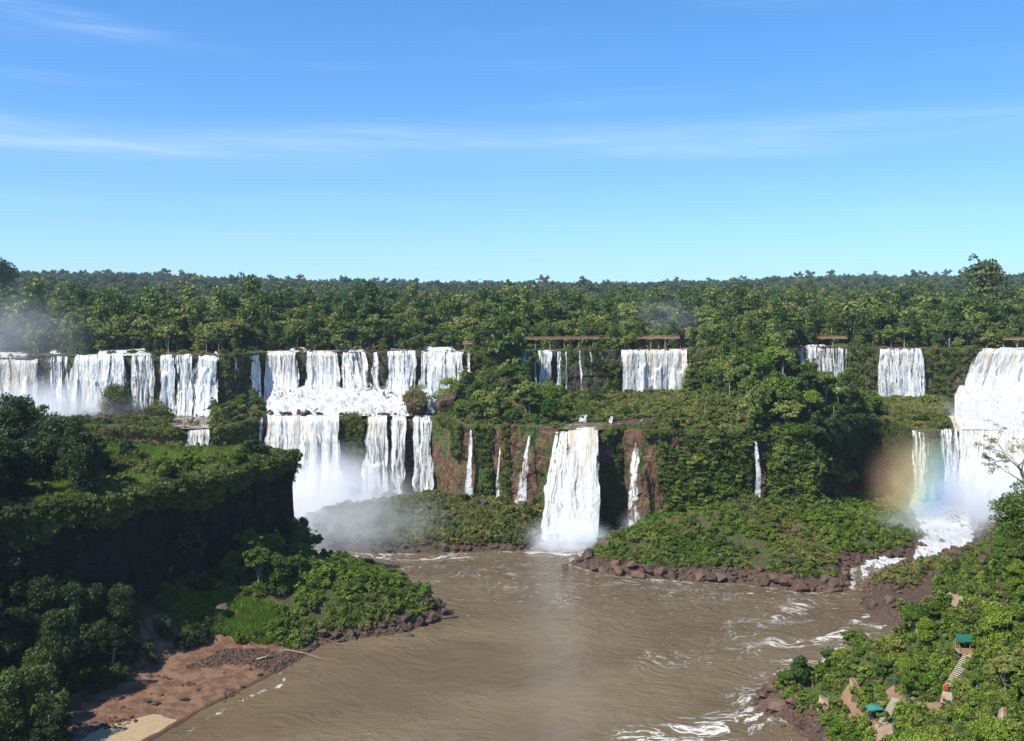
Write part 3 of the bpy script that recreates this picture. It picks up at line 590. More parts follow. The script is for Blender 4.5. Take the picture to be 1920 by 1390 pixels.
def low(label, a, b, zt, zb=0.2, **k): return waterfall(label, a, b, PM, zt, zb, group='falls of the lower tier', seed=a + 3, **k)
low('small square fall low on the left, framed by mossy boulders', 345, 396, 32.2, 12, dens=0.62, tan=0.6, out=2)
low('sparse threads on mossy rock at the left side of the big lower curtain', 482, 498, 34.5, 6, dens=0.40, tan=0, out=2)
low('big left curtain of the lower tier, falling into thick mist', 498, 640, 35.3, 0.2, dens=0.68, tan=0.55, out=4, bot=(496, 646), layers=3)
low('left half of the right lower curtain, cream at its lip', 682, 730, 35.3, 0.2, dens=0.64, tan=0.6, out=4.5, bot=(674, 732), layers=3)
low('middle strip of the right lower curtain beside a dark gap', 730, 764, 35.3, 0.2, dens=0.62, tan=0.3, out=3, bot=(728, 762))
low('right end strands of the right lower curtain above black boulders', 772, 816, 35.3, 1, dens=0.60, tan=0.3, out=3, bot=(770, 816))
low('slender white plume on the red cliff left of centre, splitting on a boulder', 880, 886, 35.5, 8, dens=0.62, tan=0, out=2.5, bot=(868, 892), layers=2, step=0.15)
low('faint thin plume drifting left down the bare red rock', 937, 942, 34, 8, dens=0.42, tan=0, out=2, bot=(924, 936), step=0.2)
low('veil of spray curving left onto boulders, left of the mighty centre fall', 988, 998, 34, 7, dens=0.48, tan=0, out=3, bot=(958, 994), step=0.25)
low('thin strand of water at the left shoulder of the mighty centre fall', 1038, 1052, 36.0, 2, dens=0.55, tan=0.2, out=6, bot=(1006, 1040), base_d=360)
low('mighty white centre fall plunging into a cloud of spray at the river', 1064, 1123, 37.3, 0.2, dens=0.80, tan=0.8, out=5, bot=(1046, 1124), prof=[(0, 0), (.1, .5), (.3, .8), (1, 1)], base_d=356, layers=3)
low('left arm of the mighty centre fall, spreading over green ledges', 1044, 1072, 36.6, 0.2, dens=0.54, tan=0.5, out=7, bot=(1008, 1062), prof=[(0, 0), (.15, .3), (.3, .6), (1, 1)], base_d=358, layers=3)
low('tall thin plume on the red cliff right of the mighty centre fall', 1189, 1201, 37.0, 2, dens=0.50, tan=0, out=4, bot=(1160, 1212), base_d=364, step=0.3)
low('single slender fall on the leafy cliff right of centre', 1414, 1419, 35.5, 4, dens=0.72, tan=0, out=3, bot=(1410, 1440), step=0.18)
low('thin double-stranded fall left of the rainbow glow', 1706, 1746, 32.5, 3, dens=0.48, tan=0.3, out=4, bot=(1704, 1762))
low('sparse straight strands just left of the blinding right-hand cascade', 1760, 1800, 32.7, 0.5, dens=0.54, tan=0.3, out=3.5, bot=(1762, 1806))
low('blinding white lower cascade at the right edge behind the bare tree', 1796, 2020, 33.1, 0.2, dens=0.74, tan=0.5, out=16, prof=[(0, 0), (.1, .3), (.4, .5), (1, 1)], bot=(1790, 2020))
o = waterfall('slanting arm of white water joining the right-hand cascade from the left ledge', 1776, 1806, None, 37, 8, d=424, out=6, dens=0.7, tan=0.9, bot=(1800, 1860), group='falls of the lower tier', seed=77)
for a, b, dd, zt, zb, lb in ((1082, 1108, 408, 39.6, 37.6, 'little two-step cascade above the mighty centre fall'), (1140, 1156, 404, 39.6, 37.7, 'tiny white chute among the low round bushes'), (1204, 1212, 404, 42, 38.5, 'tiny thread of water between bushes left of the leafy slope')):
    waterfall(lb, a, b, None, zt, zb, d=dd, out=3.5, dens=0.44, tan=0.3, group='small chutes on the middle shelf', seed=a, step=0.25, top=False, bot=(a - 4, b - 2))
for a, b, dd, zt, zb in ((1700, 1740, 350, 3.6, 1.8), (1745, 1785, 356, 4.6, 2.8), (1755, 1800, 344, 3.0, 1.2), (1700, 1745, 334, 1.9, 0.2), (1750, 1790, 368, 6.2, 4.4)):
    pass
#SPLIT3
# ------------------------------------------------------------------ foliage prototypes
def leaf_cloud(r, lobes, n, size, flat=0.0, up=-0.35, asp=0.6, droop=0.0):
    """n small leaf-shaped faces spread through the shells of ellipsoid lobes"""
    L = np.array(lobes, float); L = np.concatenate([L, L[r.integers(0, len(L), len(L))] * np.array([1, 1, 1, .45, .45, .5]) + np.concatenate([r.normal(0, 1, (len(L), 3)) * L[:, 3:4] * .75, np.zeros((len(L), 3))], 1)]); w = (L[:, 3] * L[:, 4] + L[:, 3] * L[:, 5]); i = r.choice(len(L), n, p=w / w.sum())
    d = r.normal(size=(n * 2, 3)); d /= np.linalg.norm(d, axis=1)[:, None]; d = d[d[:, 2] > up][:n]
    if len(d) < n: d = np.concatenate([d, d[:n - len(d)]])
    rad = 0.55 + 0.5 * r.random(n) ** 0.7 + 0.22 * (r.random(n) < .12) * r.random(n); c = L[i, :3] + d * L[i, 3:6] * rad[:, None]
    nrm = d * 0.7 + r.normal(size=(n, 3)) * 1.0 + np.array([0, 0, 0.35 + flat]); nrm /= np.linalg.norm(nrm, axis=1)[:, None]
    a = np.cross(nrm, r.normal(size=(n, 3))); a /= np.linalg.norm(a, axis=1)[:, None]; b = np.cross(nrm, a)
    s = size * (0.55 + 0.9 * r.random(n))[:, None]; 
    V = np.stack([c + a * s, c + b * s * asp + a * s * 0.1, c - a * s * 0.9, c - b * s * asp], 1).reshape(-1, 3)
    if droop: V[:, 2] -= 0
    return V, np.arange(n * 4).reshape(-1, 4)
def make_lobes(r, R, h0, h1, n, style='round'):
    """an uneven crown between heights h0 and h1 with radius R"""
    out = []
    for k in range(n):
        a = r.random() * 6.283; q = R * math.sqrt(r.random()) * 0.72
        if style == 'flat': z = h0 + (h1 - h0) * (0.62 + 0.3 * r.random() - 0.35 * (q / R) ** 2); rr = R * (0.24 + 0.16 * r.random()); rz = rr * 0.45
        elif style == 'tall': t = r.random(); z = h0 + (h1 - h0) * t; q *= (1 - 0.5 * t) ; rr = R * (0.34 + 0.2 * r.random()); rz = rr * 1.0
        elif style == 'dome': z = h0 + (h1 - h0) * 0.8 * math.sqrt(max(0, 1 - (q / R) ** 2)) * r.random() ** 0.4; rr = R * (0.17 + 0.2 * r.random()); rz = rr * 0.9
        else: z = h0 + (h1 - h0) * (0.25 + 0.6 * r.random()) * (1 - 0.35 * (q / R)); rr = R * (0.28 + 0.22 * r.random()); rz = rr * 0.72
        out.append((q * math.cos(a), q * math.sin(a), z, rr, rr, rz))
    return out
def trunk_mb(r, H, rad, lobes, lean=0.06, nb=5):
    mb = MB(); n = 5; a = r.random() * 6.28; pts = [(lean * H * (i / n) ** 2 * math.cos(a) + 0.1 * r.normal(), lean * H * (i / n) ** 2 * math.sin(a) + 0.1 * r.normal(), -0.8 + (H * 0.8 + 0.8) * i / n) for i in range(n + 1)]
    pts[0] = (0, 0, -0.8); mb.tube(pts, [rad * (1.25 - 0.85 * i / n) for i in range(n + 1)], 7)
    for k in range(min(nb, len(lobes))):
        l = lobes[k]; i = 2 + k % 3; p = Vector(pts[i]); e = Vector((l[0], l[1], l[2])); mid = p.lerp(e, 0.5) + Vector((0, 0, -0.06 * H))
        mb.tube([p, mid, e], [rad * 0.5, rad * 0.34, rad * 0.12], 5)
    return mb
def tree_proto(name, seed, H, R, n, size, mat, style='round', nl=16, h0=0.4, trad=None):
    r = np.random.default_rng(seed); lobes = make_lobes(r, R, H * h0, H, nl, style); V, Fc = leaf_cloud(r, lobes, n, size, 0.3 if style == 'flat' else 0)
    return dict(crown=mk_mesh(name + '_crown', V, Fc, mat), trunk=trunk_mb(r, H, trad or H * 0.020, lobes).mesh(name + '_trunk', M['bark']), H=H, R=R)
def both_mesh(name, seed, H, R, n, size, mat, style='round', nl=10, h0=0.4, trunk=True):
    r = np.random.default_rng(seed); lobes = make_lobes(r, R, H * h0, H, nl, style); V, Fc = leaf_cloud(r, lobes, n, size, 0.3 if style == 'flat' else 0)
    if not trunk: return mk_mesh(name, V, Fc, mat)
    mb = trunk_mb(r, H, H * 0.018, lobes, nb=3); F2 = [tuple(f) for f in (Fc + len(mb.V))]
    return mk_mesh(name, np.concatenate([np.array(mb.V), V]), mb.F + F2, mats=[M['bark'], mat], midx=[0] * len(mb.F) + [1] * len(F2))
def palm_proto(seed, H=17.0, mat='leaf_moss'):
    r = np.random.default_rng(seed); mb = MB(); c = MB(); b = r.random() * 6.28
    pts = [(0.5 * (i / 6) ** 2 * math.cos(b), 0.5 * (i / 6) ** 2 * math.sin(b), -0.6 + (H + 0.6) * i / 6) for i in range(7)]; mb.tube(pts, [0.36, 0.28, 0.24, 0.22, 0.20, 0.19, 0.16], 7)
    top = Vector(pts[-1]); nf = 17
    for k in range(nf):
        a = k * 2.4 + 0.3 * r.random(); e0 = 1.15 - 1.25 * (k / nf) + 0.1 * r.normal(); Lf = 3.6 + 0.7 * r.random(); prev = top; d = Vector((math.cos(a) * math.cos(e0), math.sin(a) * math.cos(e0), math.sin(e0)))
        side = Vector((-math.sin(a), math.cos(a), 0)); pp = [top]
        for s_ in range(8): d = (d + Vector((0, 0, -0.20))).normalized(); pp.append(pp[-1] + d * Lf / 8)
        for i in range(1, 9):
            w = 0.95 * math.sin(math.pi * (0.12 + 0.8 * i / 9)); p0 = pp[i - 1]; p1 = pp[i]
            for sg in (-1, 1): c.add([p0, p1, p1.lerp(p0, 0.2) + side * sg * w + Vector((0, 0, -0.35 * w)) + d * 0.25, p0 + side * sg * w * 0.7 + Vector((0, 0, -0.35 * w)) + d * 0.1], [(0, 1, 2, 3)])
    return dict(crown=c.mesh('palm_crown', M[mat]), trunk=mb.mesh('palm_trunk', M['bark']), H=H, R=3.4)
T_FOR = [tree_proto('forest', 100 + i, H, R, 2100, 0.62, M['leaf'], st, nl, 0.35 if st == 'flat' else 0.08) for i, (H, R, st, nl) in enumerate([(15, 5.5, 'round', 18), (17, 6.8, 'flat', 24), (13, 5.2, 'dome', 18), (19, 5.2, 'tall', 22), (14, 6.0, 'dome', 22), (16, 7.6, 'flat', 26), (12, 4.6, 'tall', 16)])]
T_MID = [tree_proto('slope', 200 + i, H, R, 3600, 0.40, M[mt], st, nl, h0) for i, (H, R, st, nl, mt, h0) in enumerate([(11, 4.6, 'round', 18, 'leaf_bright', .25), (13, 5.0, 'flat', 22, 'leaf', .35), (9, 4.0, 'dome', 16, 'leaf_bright', .15), (12, 3.8, 'tall', 14, 'leaf', .2), (8, 4.4, 'dome', 20, 'leaf', .1)])]
T_NEAR = [tree_proto('bank', 300 + i, H, R, 9500, 0.20, M[mt], st, nl, h0) for i, (H, R, st, nl, mt, h0) in enumerate([(7.0, 3.2, 'round', 20, 'leaf_bright', .2), (8.5, 3.0, 'tall', 18, 'leaf_bright', .15), (5.5, 3.0, 'dome', 18, 'leaf_bright', .1), (9.0, 3.8, 'flat', 24, 'leaf', .3), (6.5, 3.4, 'dome', 22, 'leaf', .1)])]
T_LEFT = [tree_proto('left_slope', 400 + i, H, R, 12000, 0.25, M['leaf_shade_tint'], st, nl, h0) for i, (H, R, st, nl, h0) in enumerate([(13, 4.6, 'tall', 30, .1), (15, 5.0, 'dome', 38, .15), (11, 4.4, 'tall', 30, .05), (9, 4.6, 'dome', 34, .02)])]
T_BUSH = [tree_proto('bush', 500 + i, H, R, 1700, 0.26, M[mt], 'dome', nl, 0.02, 0.08) for i, (H, R, nl, mt) in enumerate([(3.2, 2.4, 12, 'leaf_olive'), (2.6, 2.6, 12, 'leaf_olive'), (3.6, 2.2, 10, 'leaf_moss'), (3.0, 2.8, 14, 'leaf_moss')])]
LIPROCKS = []
PALM = [palm_proto(1), palm_proto(2, 15.0)]

USED = {}
def tree(P, x, y, z=None, s=1.0, label='', cat='tree', group=None, name='broadleaf_tree', rz=None, sz=1.0, tilt=0.0):
    if z is None: z = float(HN(x, y)) - 0.15
    o = empty(name, (x, y, z), random.random() * 6.283 if rz is None else rz); o.scale = (s, s, s * sz)
    if tilt: o.rotation_euler = (tilt * random.uniform(-1, 1), tilt * random.uniform(-1, 1), o.rotation_euler[2])
    tag(o, label, cat, group); obj_me('trunk', P['trunk'], o); obj_me('crown', P['crown'], o); return o

PROTO = bpy.data.collections.new('prototypes_hidden')
def proto_coll(name, meshes):
    c = bpy.data.collections.new(name)
    for i, me in enumerate(meshes): c.objects.link(bpy.data.objects.new(name + '_%02d' % i, me))
    return c
def scatter(name, P, rot, scl, coll, idx, label=None):
    """ONE object of countless small plants or stones, each placed on its own point"""
    P = np.asarray(P, np.float32); me = bpy.data.meshes.new(name); me.vertices.add(len(P)); me.vertices.foreach_set('co', P.ravel()); me.update()
    a = me.attributes.new('rot', 'FLOAT_VECTOR', 'POINT'); a.data.foreach_set('vector', np.asarray(rot, np.float32).ravel())
    a = me.attributes.new('scl', 'FLOAT_VECTOR', 'POINT'); a.data.foreach_set('vector', np.asarray(scl, np.float32).ravel())
    a = me.attributes.new('idx', 'INT', 'POINT'); a.data.foreach_set('value', np.asarray(idx, np.int32))
    o = link(bpy.data.objects.new(name, me)); tag(o, label, None, None, 'stuff')
    ng = bpy.data.node_groups.new(name, 'GeometryNodeTree'); ng.interface.new_socket('Geometry', in_out='INPUT', socket_type='NodeSocketGeometry'); ng.interface.new_socket('Geometry', in_out='OUTPUT', socket_type='NodeSocketGeometry')
    N = ng.nodes; L = ng.links; i_ = N.new('NodeGroupInput'); o_ = N.new('NodeGroupOutput'); ins = N.new('GeometryNodeInstanceOnPoints'); ci = N.new('GeometryNodeCollectionInfo')
    ci.inputs['Collection'].default_value = coll; ci.inputs['Separate Children'].default_value = True; ci.inputs['Reset Children'].default_value = True
    def na(nm, ty): n = N.new('GeometryNodeInputNamedAttribute'); n.data_type = ty; n.inputs[0].default_value = nm; return n.outputs[0]
    L.new(i_.outputs[0], ins.inputs['Points']); L.new(ci.outputs[0], ins.inputs['Instance']); ins.inputs['Pick Instance'].default_value = True
    L.new(na('idx', 'INT'), ins.inputs['Instance Index']); er = N.new('FunctionNodeEulerToRotation'); L.new(na('rot', 'FLOAT_VECTOR'), er.inputs[0]); L.new(er.outputs[0], ins.inputs['Rotation'])
    L.new(na('scl', 'FLOAT_VECTOR'), ins.inputs['Scale']); L.new(ins.outputs[0], o_.inputs[0]); md = o.modifiers.new('scatter', 'NODES'); md.node_group = ng; return o
def rrot(n, tilt=0.15): return np.stack([rng.normal(0, tilt, n), rng.normal(0, tilt, n), rng.random(n) * 6.283], 1)
def rscl(n, a, b, az=None, bz=None):
    s = a + (b - a) * rng.random(n) ** 1.5; z = s * (1 if az is None else az + (bz - az) * rng.random(n)); return np.stack([s, s, z], 1)
def inview(x, y, lo=-140, hi=2060): p = 960 + F * x / np.maximum(y, 1); return (p > lo) & (p < hi)

# ------------------------------------------------------------------ the forest behind the upper lip
FALLS_UP = [(-60, 72), (74, 132), (134, 292), (296, 362), (366, 412), (468, 488), (497, 560), (573, 690), (695, 712), (724, 784), (786, 872), (975, 1064), (1083, 1093), (1164, 1291), (1495, 1592), (1645, 1734), (1832, 2040)]
ZN = [(-200, 130, 'above the misty far-left curtain'), (130, 420, 'above the long left row of falls'), (420, 500, 'on the wooded bulge between the left falls and the centre falls'), (500, 720, 'above the brightest centre curtains'), (720, 960, 'between the centre falls and the footbridge'),
      (960, 1165, 'behind the long footbridge'), (1165, 1300, 'above the square cream-streaked curtain'), (1300, 1495, 'above the wooded slope right of centre'), (1495, 1645, 'above the fall behind the tall palm'), (1645, 1740, 'above the square fall of fine strands'), (1740, 2200, 'above the huge right-hand curtain')]
cand = []
jy = 0.0
ys = np.arange(0.8, 660, 6.6)
for k, r_ in enumerate(ys):
    stp = 6.6 * (1 + r_ / 900)
    for p in np.arange(-170, 2090, stp * F / (515 + r_)):
        pj = p + random.uniform(-.4, .4) * stp * F / (515 + r_); e = edge_y(PU, pj, 380)
        if e is None: continue
        yy = e + r_ + random.uniform(-2.4, 2.4); infall = any(a - 4 < pj < b + 4 for a, b in FALLS_UP)
        need = 0.8 if not infall else 13 + 9 * float(vn(pj * 0.02, 3.3))
        if yy - e < need: continue
        if (964 < pj < 1122 or 1512 < pj < 1592) and yy - e < 11: continue
        cand.append((yy - e, pj, (pj - 960) / F * yy, yy))
cand = [c for c in cand if c[0] < 640]; cand.sort(); 
lab = {}
NIND = 235; ind = []; restc = []
for c in cand:
    vis = c[0] < 60
    (ind if len(ind) < NIND and vis else restc).append(c)
for e_, pj, x, y in ind:
    z = [q[2] for q in ZN if q[0] <= pj < q[1]][0]; rowname = 'front-row' if e_ < 14 else ('second-row' if e_ < 28 else 'set-back')
    P = T_FOR[random.randrange(len(T_FOR))]; s = (0.45 + 0.35 * min(1, e_ / 14)) * random.uniform(0.8, 1.15) if e_ < 14 else random.uniform(0.68, 1.05)
    tree(P, x, y, None, s, '%s green rainforest tree %s' % (rowname, z), 'tree', '%s forest trees %s' % (rowname, z), 'rainforest_tree', sz=random.uniform(0.85, 1.15))
LO = [both_mesh('far_tree', 600 + i, H, R, 520, 0.95, M['leaf_far'], st, 10, 0.2) for i, (H, R, st) in enumerate([(15, 6, 'round'), (17, 7, 'flat'), (13, 5, 'dome'), (18, 5, 'tall'), (16, 6.5, 'round'), (21, 6.0, 'flat')])]
MIDM = [both_mesh('belt_tree', 650 + i, H, R, 1300, 0.72, M['leaf'], st, 16, 0.3 if st == 'flat' else 0.05) for i, (H, R, st) in enumerate([(15, 5.5, 'round'), (17, 6.5, 'flat'), (13, 5, 'dome'), (19, 5, 'tall'), (16, 7, 'flat')])]
rc = np.array([(x, y) for _, _, x, y in restc]); rz_ = HN(rc[:, 0], rc[:, 1]) - 0.3
vs = (0.95 + 0.55 * fbm(rc[:, 0] * 0.02, rc[:, 1] * 0.02, 5, 3))[:, None] * (1 - 0.0 * rc[:, :1])
scatter('forest', np.c_[rc, rz_], rrot(len(rc), 0.05), vs * rscl(len(rc), 0.6, 1.35, 0.8, 1.2), proto_coll('belt_trees', MIDM), rng.integers(0, 5, len(rc)), 'dense green rainforest belt behind the nearest trees above the falls')
fp = []
y = 1120.0
while y < 5200:
    st = 9.5 * (1 + (y - 1100) / 3600); n = int((0.60 * y * 2) / st); x = np.linspace(-0.60 * y, 0.62 * y, n) + rng.normal(0, st * 0.35, n); fp.append(np.stack([x, y + rng.normal(0, st * 0.35, n), np.full(n, st / 9.5)], 1)); y += st * 0.95
fp = np.concatenate(fp); fz = HN(fp[:, 0], fp[:, 1], False) - 0.5; s = (0.6 + 0.65 * rng.random(len(fp)) ** 2) * fp[:, 2] ** 0.85; big = rng.random(len(fp)) < 0.03; s = np.where(big, s * 1.35, s)
scatter('far_forest', np.c_[fp[:, :2], fz], rrot(len(fp), 0.05), np.stack([s, s, s * (0.75 + 0.4 * rng.random(len(fp)))], 1), proto_coll('far_trees', LO), rng.integers(0, 6, len(fp)), 'far-off bluish rainforest reaching the horizon')
print('forest ind', len(ind), 'rest', len(rc), 'far', len(fp))

def near_edge_y(px): return edge_y(PU, px, 380)
# emergents and palms one can tell apart
def ftree(px, py_top, back, P, label, name='rainforest_tree', cat='tree', s=None):
    y = near_edge_y(px) + back; x = (px - 960) / F * y; z = float(HN(x, y)) - 0.2; ht = CAMZ - (py_top - HY) * y / F - z; s = max(0.3, ht / P['H']); return tree(P, x, y, z, s, label, cat, None, name)
ftree(1146, 606, 3, T_FOR[3], 'slim bright tree hiding the right part of the long footbridge')
ftree(1172, 612, 4, T_FOR[0], 'tree with a leaning crown just left of the square cream-streaked curtain')
ftree(926, 596, 3, T_FOR[5], 'broad dark tree at the left end of the long footbridge')
ftree(948, 604, 1, T_FOR[2], 'round tree between the lookout and the long footbridge')
for px, pt, bk, lb in ((675, 526, 1500, 'isolated umbrella-shaped tree on the skyline left of the centre'), (368, 517, 1300, 'umbrella-crowned tree on the skyline above the left falls'), (1285, 520, 1500, 'rounded tree on the skyline right of centre'), (1380, 516, 1500, 'pair-crowned tree on the right skyline')):
    ftree(px, pt, bk, T_FOR[1 if 'umb' in lb else 4], lb)
ftree(1846, 502, 130, tree_proto('emergent', 701, 26, 9, 4200, 0.7, M['leaf_far'], 'tall', 26, .35), 'tallest emergent tree poking above the horizon near the right edge')
ftree(1470, 566, 70, tree_proto('bare', 702, 17, 8, 700, 0.5, M['leaf_olive'], 'flat', 22, .5), 'half-bare pale-branched tree with a flat crown above the wooded slope')
ftree(438, 600, 20, tree_proto('spread', 703, 14, 6.5, 2500, 0.55, M['leaf_olive'], 'flat', 20, .45), 'flat-topped olive tree behind the bulge between left and centre falls')
ftree(0, 493, 520, tree_proto('left_emergent', 704, 24, 7, 2500, 0.7, M['leaf_far'], 'tall', 20, .4), 'tall emergent tree on the skyline at the left edge')
ftree(1820, 545, 60, tree_proto('round_big', 705, 22, 11, 4500, 0.65, M['leaf'], 'round', 30, .3), 'massive round-crowned tree above the huge right-hand curtain')
for px, pt, bk, lb in ((1595, 572, 30, 'slender palm above the fall behind the tall palm of the hump'), (1627, 566, 45, 'palm with a high tuft of fronds left of the square right-hand fall'), (1818, 583, 25, 'palm with a pale trunk left of the huge right-hand curtain'), (1124, 598, 16, 'lone palm just behind the right end of the footbridge'), (1460, 590, 40, 'palm beside the half-bare flat-crowned tree'), (1890, 570, 60, 'palm among dark crowns near the right edge'), (1364, 610, 25, 'palm in the misty wood right of the square curtain')):
    ftree(px, pt, bk, PALM[px % 2], lb, 'palm_tree', 'palm')

for k in range(60):
    p = random.choice([random.uniform(-20, 420), random.uniform(497, 880), random.uniform(497, 880), random.uniform(1164, 1291), random.uniform(1495, 1592)]); y = near_edge_y(p) + random.uniform(-1.2, 3.0)
    LIPROCKS.append(((p - 960) / F * y, y, random.uniform(.7, 1.7)))
# bushes edging the upper lip, between and behind the falls
for i, px in enumerate(np.r_[np.arange(-60, 420, 13), np.arange(414, 500, 9), np.arange(560, 576, 6), np.arange(690, 724, 9), np.arange(500, 880, 19), np.arange(880, 1165, 12), np.arange(1290, 1500, 9), np.arange(1592, 1645, 8), np.arange(1738, 1832, 9)]):
    pj = px + random.uniform(-4, 4); infall = any(a - 1 < pj < b + 1 for a, b in FALLS_UP)
    if infall and random.random() < 0.45: continue
    y = near_edge_y(pj) + (random.uniform(7, 12) if infall else random.uniform(-0.3, 4)); x = (pj - 960) / F * y; z = [q[2] for q in ZN if q[0] <= pj < q[1]][0]
    tree(T_BUSH[random.randrange(4)], x, y, 59.7, random.uniform(0.4, 1.2), 'low bush %s' % z, 'bush', 'bushes along the lip %s' % z, 'bush')
#SPLIT4
# ------------------------------------------------------------------ rocks
def rock_mesh(name, seed, mat, n=16, sq=(1, 1, 0.75), sub=2):
    import bmesh
    r = np.random.default_rng(seed); bm = bmesh.new(); P = r.normal(size=(n, 3)); P /= np.linalg.norm(P, axis=1)[:, None]; P *= (0.75 + 0.3 * r.random(n))[:, None] * np.array(sq)
    for p in P: bm.verts.new(p)
    res = bmesh.ops.convex_hull(bm, input=bm.verts); bmesh.ops.delete(bm, geom=[q for q in res['geom_interior'] if isinstance(q, bmesh.types.BMVert)], context='VERTS')
    bmesh.ops.subdivide_edges(bm, edges=bm.edges, cuts=sub, use_grid_fill=True); bmesh.ops.triangulate(bm, faces=bm.faces)
    V = np.array([v.co for v in bm.verts]); nn = fbm(V[:, 0] * 1.6 + seed, V[:, 1] * 1.6, V[:, 2] * 1.6, 4); cr = np.abs(vn(V[:, 0] * 2.5 + seed, V[:, 1] * 2.5, V[:, 2] * 2.5))
    V = V * (1 + 0.24 * nn - 0.07 * (cr < 0.12))[:, None]
    for v, c in zip(bm.verts, V): v.co = c
    me = bpy.data.meshes.new(name); bm.to_mesh(me); bm.free(); me.materials.append(mat); return me
ROCK = {k: [rock_mesh('boulder', 31 * i + j * 7, M[k], 12 + 3 * i, sq) for i, sq in enumerate([(1, .8, .7), (1, 1, .6), (.8, .7, 1), (1.2, .8, .55)])] for j, k in enumerate(('basalt', 'basalt_red', 'pale_rock'))}
def boulder(x, y, s, label, group=None, z=None, kind='basalt', i=None, name='boulder', sc=(1, 1, 1), rz=None, cat='boulder', tilt=0.3):
    if z is None: z = max(float(HN(x, y)), -0.2)
    o = obj_me(name, ROCK[kind][random.randrange(4) if i is None else i]); o.location = (x, y, z + s * 0.15); o.scale = (s * sc[0], s * sc[1], s * sc[2])
    o.rotation_euler = (random.uniform(-tilt, tilt), random.uniform(-tilt, tilt), random.random() * 6.28 if rz is None else rz); tag(o, label, cat, group); return o
def along(poly, i0, i1, step, inset=(0.2, 3)):
    P = np.array(poly[i0:i1 + 1]); out = []
    for a, b in zip(P[:-1], P[1:]):
        L = np.linalg.norm(b - a); n = max(1, int(L / step)); t = (b - a) / L; nn = np.array([-t[1], t[0]])
        for k in range(n):
            q = a + t * (k + random.random()) * L / n; s = random.uniform(*inset); c = q + nn * s
            if sdpoly(c[0], c[1], poly) < 0: c = q - nn * s
            out.append((c[0], c[1]))
    return out
for x, y in along(CB, 0, 7, 2.7, (-0.6, 4.0)): boulder(x, y, random.uniform(1.1, 3.3), 'dark basalt boulder on the water edge of the green bank right of the centre fall', 'shore boulders of the right-centre bank', kind=random.choice(['basalt', 'basalt_red', 'basalt_red']))
for x, y in along(CB, 7, 12, 3.2, (-1.5, 4)): boulder(x, y, random.uniform(0.8, 2.2), 'dark boulder beside the rapids right of the green bank', 'boulders along the rapids')
for x, y in along(RB, 4, 10, 3.3, (0, 16)): boulder(x, y, random.uniform(0.9, 2.7), 'brown boulder in the rocky slope on the right shore', 'boulders of the right shore slope', kind=random.choice(['basalt', 'basalt_red', 'basalt_red']))
for x, y in along(RB, 10, 14, 3.0, (-1, 8)): boulder(x, y, random.uniform(1.0, 3.0), 'grey boulder on the far side of the right shore, near the mist', 'far right shore boulders')
for x, y in along(RB, 0, 3, 2.2, (-0.5, 7)): boulder(x, y, random.uniform(0.8, 2.3), 'reddish boulder of the low point beneath the paths', 'boulders of the low right point', kind='basalt_red')
for x, y in along(LB[22:] + LB[:1], 0, 3, 2.2, (0, 3)) + along(LB, 0, 2, 1.9, (-0.4, 4)): boulder(x, y, random.uniform(0.9, 2.4), 'black angular boulder at the tip of the green left peninsula', 'boulders of the peninsula tip')
for x, y in along(LB, 2, 4, 2.6, (0.2, 5)): boulder(x, y, random.uniform(0.5, 1.3), 'small dark boulder on the waterline under the peninsula', 'waterline boulders of the peninsula')
for x, y in along(CI, 0, 7, 3.4, (-0.5, 4)): boulder(x, y, random.uniform(1.0, 2.6), 'misty dark boulder at the foot of the bushy island below the falls', 'boulders of the misty island')
def bpx(px, py, s, label, z=None, **k):
    if z is None: h = hit(px, py); x, y, z = h
    else: x, y = zp(px, py, z)
    return boulder(x, y, s, label, z=z, **k)
bpx(1060, 1066, 2.3, 'lone pointed boulder in the brown river below the mighty fall', z=0.2, i=0, sc=(1.3, .9, .9), kind='basalt_red')
bpx(822, 1148, 2.9, 'upright rounded slab of dark rock at the very tip of the peninsula', z=1.2, i=2, sc=(.8, .7, 1.3), tilt=.1)
for px, py, s_ in ((250, 1300, .5), (318, 1276, .6), (372, 1296, .7), (420, 1262, .5), (455, 1290, .8), (395, 1322, .6), (230, 1330, .7), (470, 1258, .6)): bpx(px, py, s_, 'small dark stone scattered on the open red sand', group='stones on the red sand')
bpx(768, 1193, 1.2, 'single reddish block standing in the water off the peninsula', z=0.1, i=2, kind='basalt_red')
bpx(836, 1158, 1.8, 'low black rock ledge reaching into the river at the peninsula tip', z=0.0, i=3, sc=(2.0, 1, .6), rz=0.1, tilt=.05)
bpx(1345, 975, 3.0, 'rust-brown boulder perched on top of the green right-centre bank', i=2, kind='basalt_red', sc=(.8, .8, 1.1))
bpx(1500, 1103, 4.2, 'large smooth brown rock dipping into the river at the end of the bank', z=0.2, i=1, kind='basalt_red', sc=(1.5, .9, .7), tilt=.08)
bpx(1562, 1108, 3.2, 'low rounded brown rock alone at the mouth of the rapids', z=0.1, i=3, kind='basalt_red', sc=(1.2, .8, .6), tilt=.08)
bpx(1105, 1052, 4.0, 'big black rock cluster head where the right-centre bank begins', z=1.0, i=2, sc=(1, .9, 1.0))
bpx(1230, 1070, 4.6, 'broad dark rock face in the middle of the right-centre bank', z=1.5, i=0, kind='basalt_red', sc=(1.3, .8, .9), tilt=.1)
bpx(1445, 1325, 4.6, 'craggy dark-red rock head on the low point in the lower right', z=0.8, i=0, kind='basalt_red', sc=(1.3, .9, .75), tilt=.1)
bpx(1855, 1050, 4.5, 'dark jagged rock stack where the upper stairway starts', i=2, sc=(1, 1, 1.1))
bpx(415, 1142, 1.9, 'red-brown boulder in the shade line at the peninsula root', z=9, i=1, kind='basalt_red')
